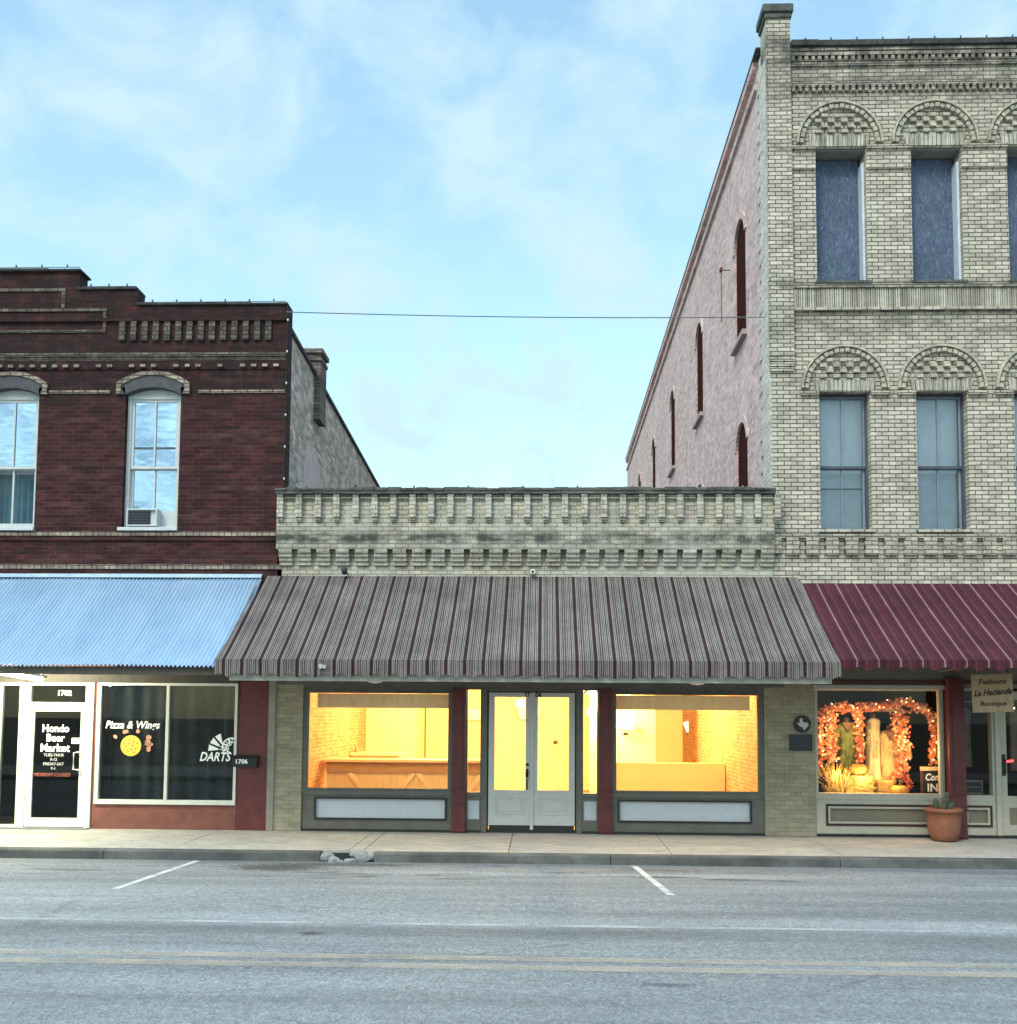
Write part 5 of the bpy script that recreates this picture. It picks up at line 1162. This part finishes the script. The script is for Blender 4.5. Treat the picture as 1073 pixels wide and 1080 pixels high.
# dark clothes and a crate behind the narrow window and the door
M_CLO = [paint('charcoal_coat_cloth', (0.05, 0.05, 0.055), 0.9, .3), paint('grey_coat_cloth', (0.13, 0.13, 0.125), 0.9, .3), paint('dark_blue_coat_cloth', (0.03, 0.04, 0.07), 0.9, .3)]
for k, (x, wd_, z0, z1, lb_) in enumerate(((6.60, .16, 1.0, 2.0, 'charcoal coat hanging just right of the burgundy column'), (6.80, .18, 1.05, 2.0, 'grey coat hanging behind the narrow right window'), (7.35, .22, .95, 1.95, 'dark blue coat hanging behind the right shop door'), (7.62, .2, 1.0, 1.95, 'pale grey coat hanging behind the right shop door'))):
    g = MB(); vs = []; fs = []; n = 24
    for j, (v, ww) in enumerate(((z1, .35), (z1 - .08, .95), (z1 - .4, .8), (z0 + .2, .9), (z0, 1.0))):
        for q in range(n):
            th = 2 * math.pi * q / n; f = 1 + .08 * j / 4 * math.sin(7 * th); vs.append((x + wd_ / 1.6 * ww * f * math.cos(th), 0.75 + .06 * f * math.sin(th), v))
    for j in range(4):
        for q in range(n): fs.append((j * n + q, j * n + (q + 1) % n, (j + 1) * n + (q + 1) % n, (j + 1) * n + q))
    t = thing('hanging_coat', (x, 0.75, z0), lb_, 'coat', 'coats hanging in the right shop')
    part('cloth', g.add(vs, fs), M_CLO[(k, 1, 2, 1)[k] if k < 3 else 1], t, smooth=True)
    part('hanger', MB().tube([(x - wd_ / 1.8, .75, z1 - .06), (x, .75, z1 + .02), (x + wd_ / 1.8, .75, z1 - .06)], .008).tube([(x, .75, z1 + .02), (x, .75, z1 + .1)], .005), M_STEEL, t)
t = thing('clothes_rail', (7.0, 0.75, 0.0), 'metal clothes rail inside the dark right shop', 'rail'); part('bar', MB().tube([(6.47, .75, 2.1), (7.9, .75, 2.1)], .014), M_STEEL, t); part('leg', MB().tube([(6.48, .75, 0), (6.48, .75, 2.1)], .014), M_STEEL, t); part('leg', MB().tube([(7.89, .75, 0), (7.89, .75, 2.1)], .014), M_STEEL, t)
t = thing('display_crate', (6.70, 0.35, 0.62), 'dark crate with pale slats on the sill of the narrow right window', 'crate')
part('crate_body', MB().box(6.52, 6.86, 0.26, 0.5, 0.66, 0.86), M_DARK, t); part('pale_edge', MB().frame(6.52, 6.86, 0.66, 0.86, 0.012, 0.25, 0.259).box(6.53, 6.85, 0.252, 0.259, 0.755, 0.765), M_GREYP, t); part('shelf', MB().box(6.48, 6.92, 0.2, 0.55, 0.62, 0.655), M_STAND, t)
nl = MB().tube([(7.24, 0.5, 1.12), (7.33, 0.5, 1.15), (7.45, 0.5, 1.165)], 0.018)  # glowing streak added to stand in for a red reflection in the door glass
solo('red_reflection_streak', nl, emit('glowing_red_streak', (1.0, 0.06, 0.05), 3.5), 'short red glow behind the right shop door standing in for a reflection', 'reflection', smooth=True)
p_ = at(1069, 747, 0.5); solo('small_bulb', MB().ball((p_.x, 0.5, p_.z), 0.022, 10, 6), emit('lit_white_bulb', (1, .95, .85), 8), 'tiny white lit bulb behind the right shop door', 'bulb', smooth=True)

# ================================================================== small things on the walls, wire, kerb
t = thing('security_camera', (-0.18, -0.13, 4.02), 'small white camera on a stub above the middle of the striped awning', 'camera')
part('housing', MB().box(-0.215, -0.145, -0.20, -0.03, 4.04, 4.11), M_ACW, t, bev=0.008); part('lens', MB().box(-0.20, -0.16, -0.205, -0.2005, 4.055, 4.095), M_DARK, t); part('stub', MB().tube([(-0.18, -0.06, 4.04), (-0.18, -0.002, 4.0)], 0.012), M_STEEL, t)
t = thing('flood_light', (-3.15, -0.1, 4.04), 'small dark flood light on the wall above the left of the striped awning', 'lamp')
part('head', MB().lathe([(0.02, 0), (0.045, 0.03), (0.05, 0.09), (0.02, 0.11)], (-3.16, -0.13, 4.03), 12), M_DARK, t, smooth=True); part('arm', MB().tube([(-3.15, -0.12, 4.08), (-3.13, -0.002, 4.06)], 0.012), M_DARK, t)
t = thing('valance_patch', (-3.05, -2.13, 2.47), 'torn pale patch on the front edge of the striped awning', 'patch')
pp = MB().prism([(-3.11, 2.505), (-3.07, 2.52), (-3.03, 2.50), (-3.0, 2.505), (-3.01, 2.45), (-3.06, 2.46), (-3.09, 2.44)], -2.139, -2.128); part('scrap', pp, paint('grey_torn_cloth', (0.40, 0.39, 0.38), 0.9, 0.3, 30), t)
a, b = at(303, 330, -0.02), at(806, 335.5, -0.02); cbp = []
for k in range(25):
    u = k / 24; q = a.lerp(b, u); cbp.append((q.x, -0.06, q.z - 0.10 * math.sin(math.pi * u) * 0.4))
solo('overhead_cable', MB().tube(cbp, 0.008, 6), paint('blue_grey_cable', (0.10, 0.14, 0.17), 0.6, .1), 'thin overhead cable strung between the left and right buildings', 'cable')
# outline bulbs: unlit festoon strings along the roof edges
M_BULB = paint('unlit_white_bulb', (0.72, 0.73, 0.70), 0.3, 0.05)
M_SMB = paint('smoky_bulb_glass', (0.12, 0.12, 0.11), 0.3, 0.1)
def festoon(pts, step, label, m=None, r=0.016):
    t = thing('light_string', pts[0], label, 'light string'); P = [Vector(p) for p in pts]
    part('cord', MB().tube([tuple(p) for p in P], 0.006, 5), M_DARK, t)
    for p0, p1 in zip(P, P[1:]):
        L = (p1 - p0).length; k = max(1, int(L / step))
        for i in range(k):
            q = p0.lerp(p1, (i + 0.5) / k); d = Vector((0, 0, 0.028)) if abs((p1 - p0).z) < 0.5 * L else Vector((0.012, -0.022, 0))
            part('bulb', MB().ball(tuple(q + d), r, 8, 5, 1.5), m or M_SMB, t, smooth=True)
festoon([(-4.19, -0.03, 4.8), (-4.185, -0.03, 8.46)], 0.47, 'string of small white bulbs down the right corner of the dark brick building', M_BULB, 0.014)
festoon([(mir(-7.62), -0.02, 9.12), (-7.64, -0.02, 9.12)], 0.36, 'string of small bulbs along the highest step of the dark parapet')
festoon([(-7.6, -0.02, 8.79), (-6.70, -0.02, 8.79)], 0.30, 'string of small bulbs along the middle step of the dark parapet')
festoon([(-6.62, -0.02, 8.52), (-4.22, -0.02, 8.52)], 0.36, 'string of small bulbs along the lowest step of the dark parapet')
festoon([(-4.24, -0.1, 5.415), (3.55, -0.1, 5.415)], 0.78, 'string of small bulbs along the cream parapet of the lit shop')
festoon([(4.0, -0.06, 12.81), (RX1, -0.06, 12.81)], 0.40, 'string of small bulbs along the top of the tall cream building')
# broken kerb
t = thing('broken_kerb', (-2.65, -2.12, -0.15), 'crumbled piece of kerb with a dark hole and loose concrete lumps', 'broken kerb')
M_CHUNK = conc_mat('pale_broken_concrete', (0.20, 0.20, 0.19), (0.36, 0.355, 0.335), 0.6)
def rock(c, rx, ry, rz, sd__):
    rr = random.Random(sd__); bm = bmesh.new(); bmesh.ops.create_icosphere(bm, subdivisions=2, radius=1); mb = MB()
    for v in bm.verts: v.co *= 1 + rr.uniform(-.18, .18)
    bm.verts.index_update(); mb.add([(c[0] + v.co.x * rx, c[1] + v.co.y * ry, c[2] + v.co.z * rz) for v in bm.verts], [tuple(v.index for v in f.verts) for f in bm.faces]); bm.free(); return mb
for k, (x, y, z, rx, ry, rz) in enumerate(((-2.93, -2.16, -0.11, .10, .07, .07), (-2.83, -2.22, -0.14, .08, .06, .05), (-2.55, -2.13, -0.08, .08, .08, .05), (-2.43, -2.18, -0.11, .10, .08, .075), (-2.60, -2.24, -0.15, .09, .05, .04), (-2.74, -2.25, -0.155, .05, .04, .03), (-2.34, -2.12, -0.10, .06, .07, .07), (-2.66, -2.03, -0.06, .3, .03, .03))):
    part('concrete_lump', rock((x, y, z), rx, ry, rz, k), M_CHUNK, t)
part('hole', MB().prism_x([(-2.19, -0.17), (-2.19, -0.15), (-2.052, -0.06), (-2.052, -0.17)], -2.99, -2.30), M_BLACK, t)
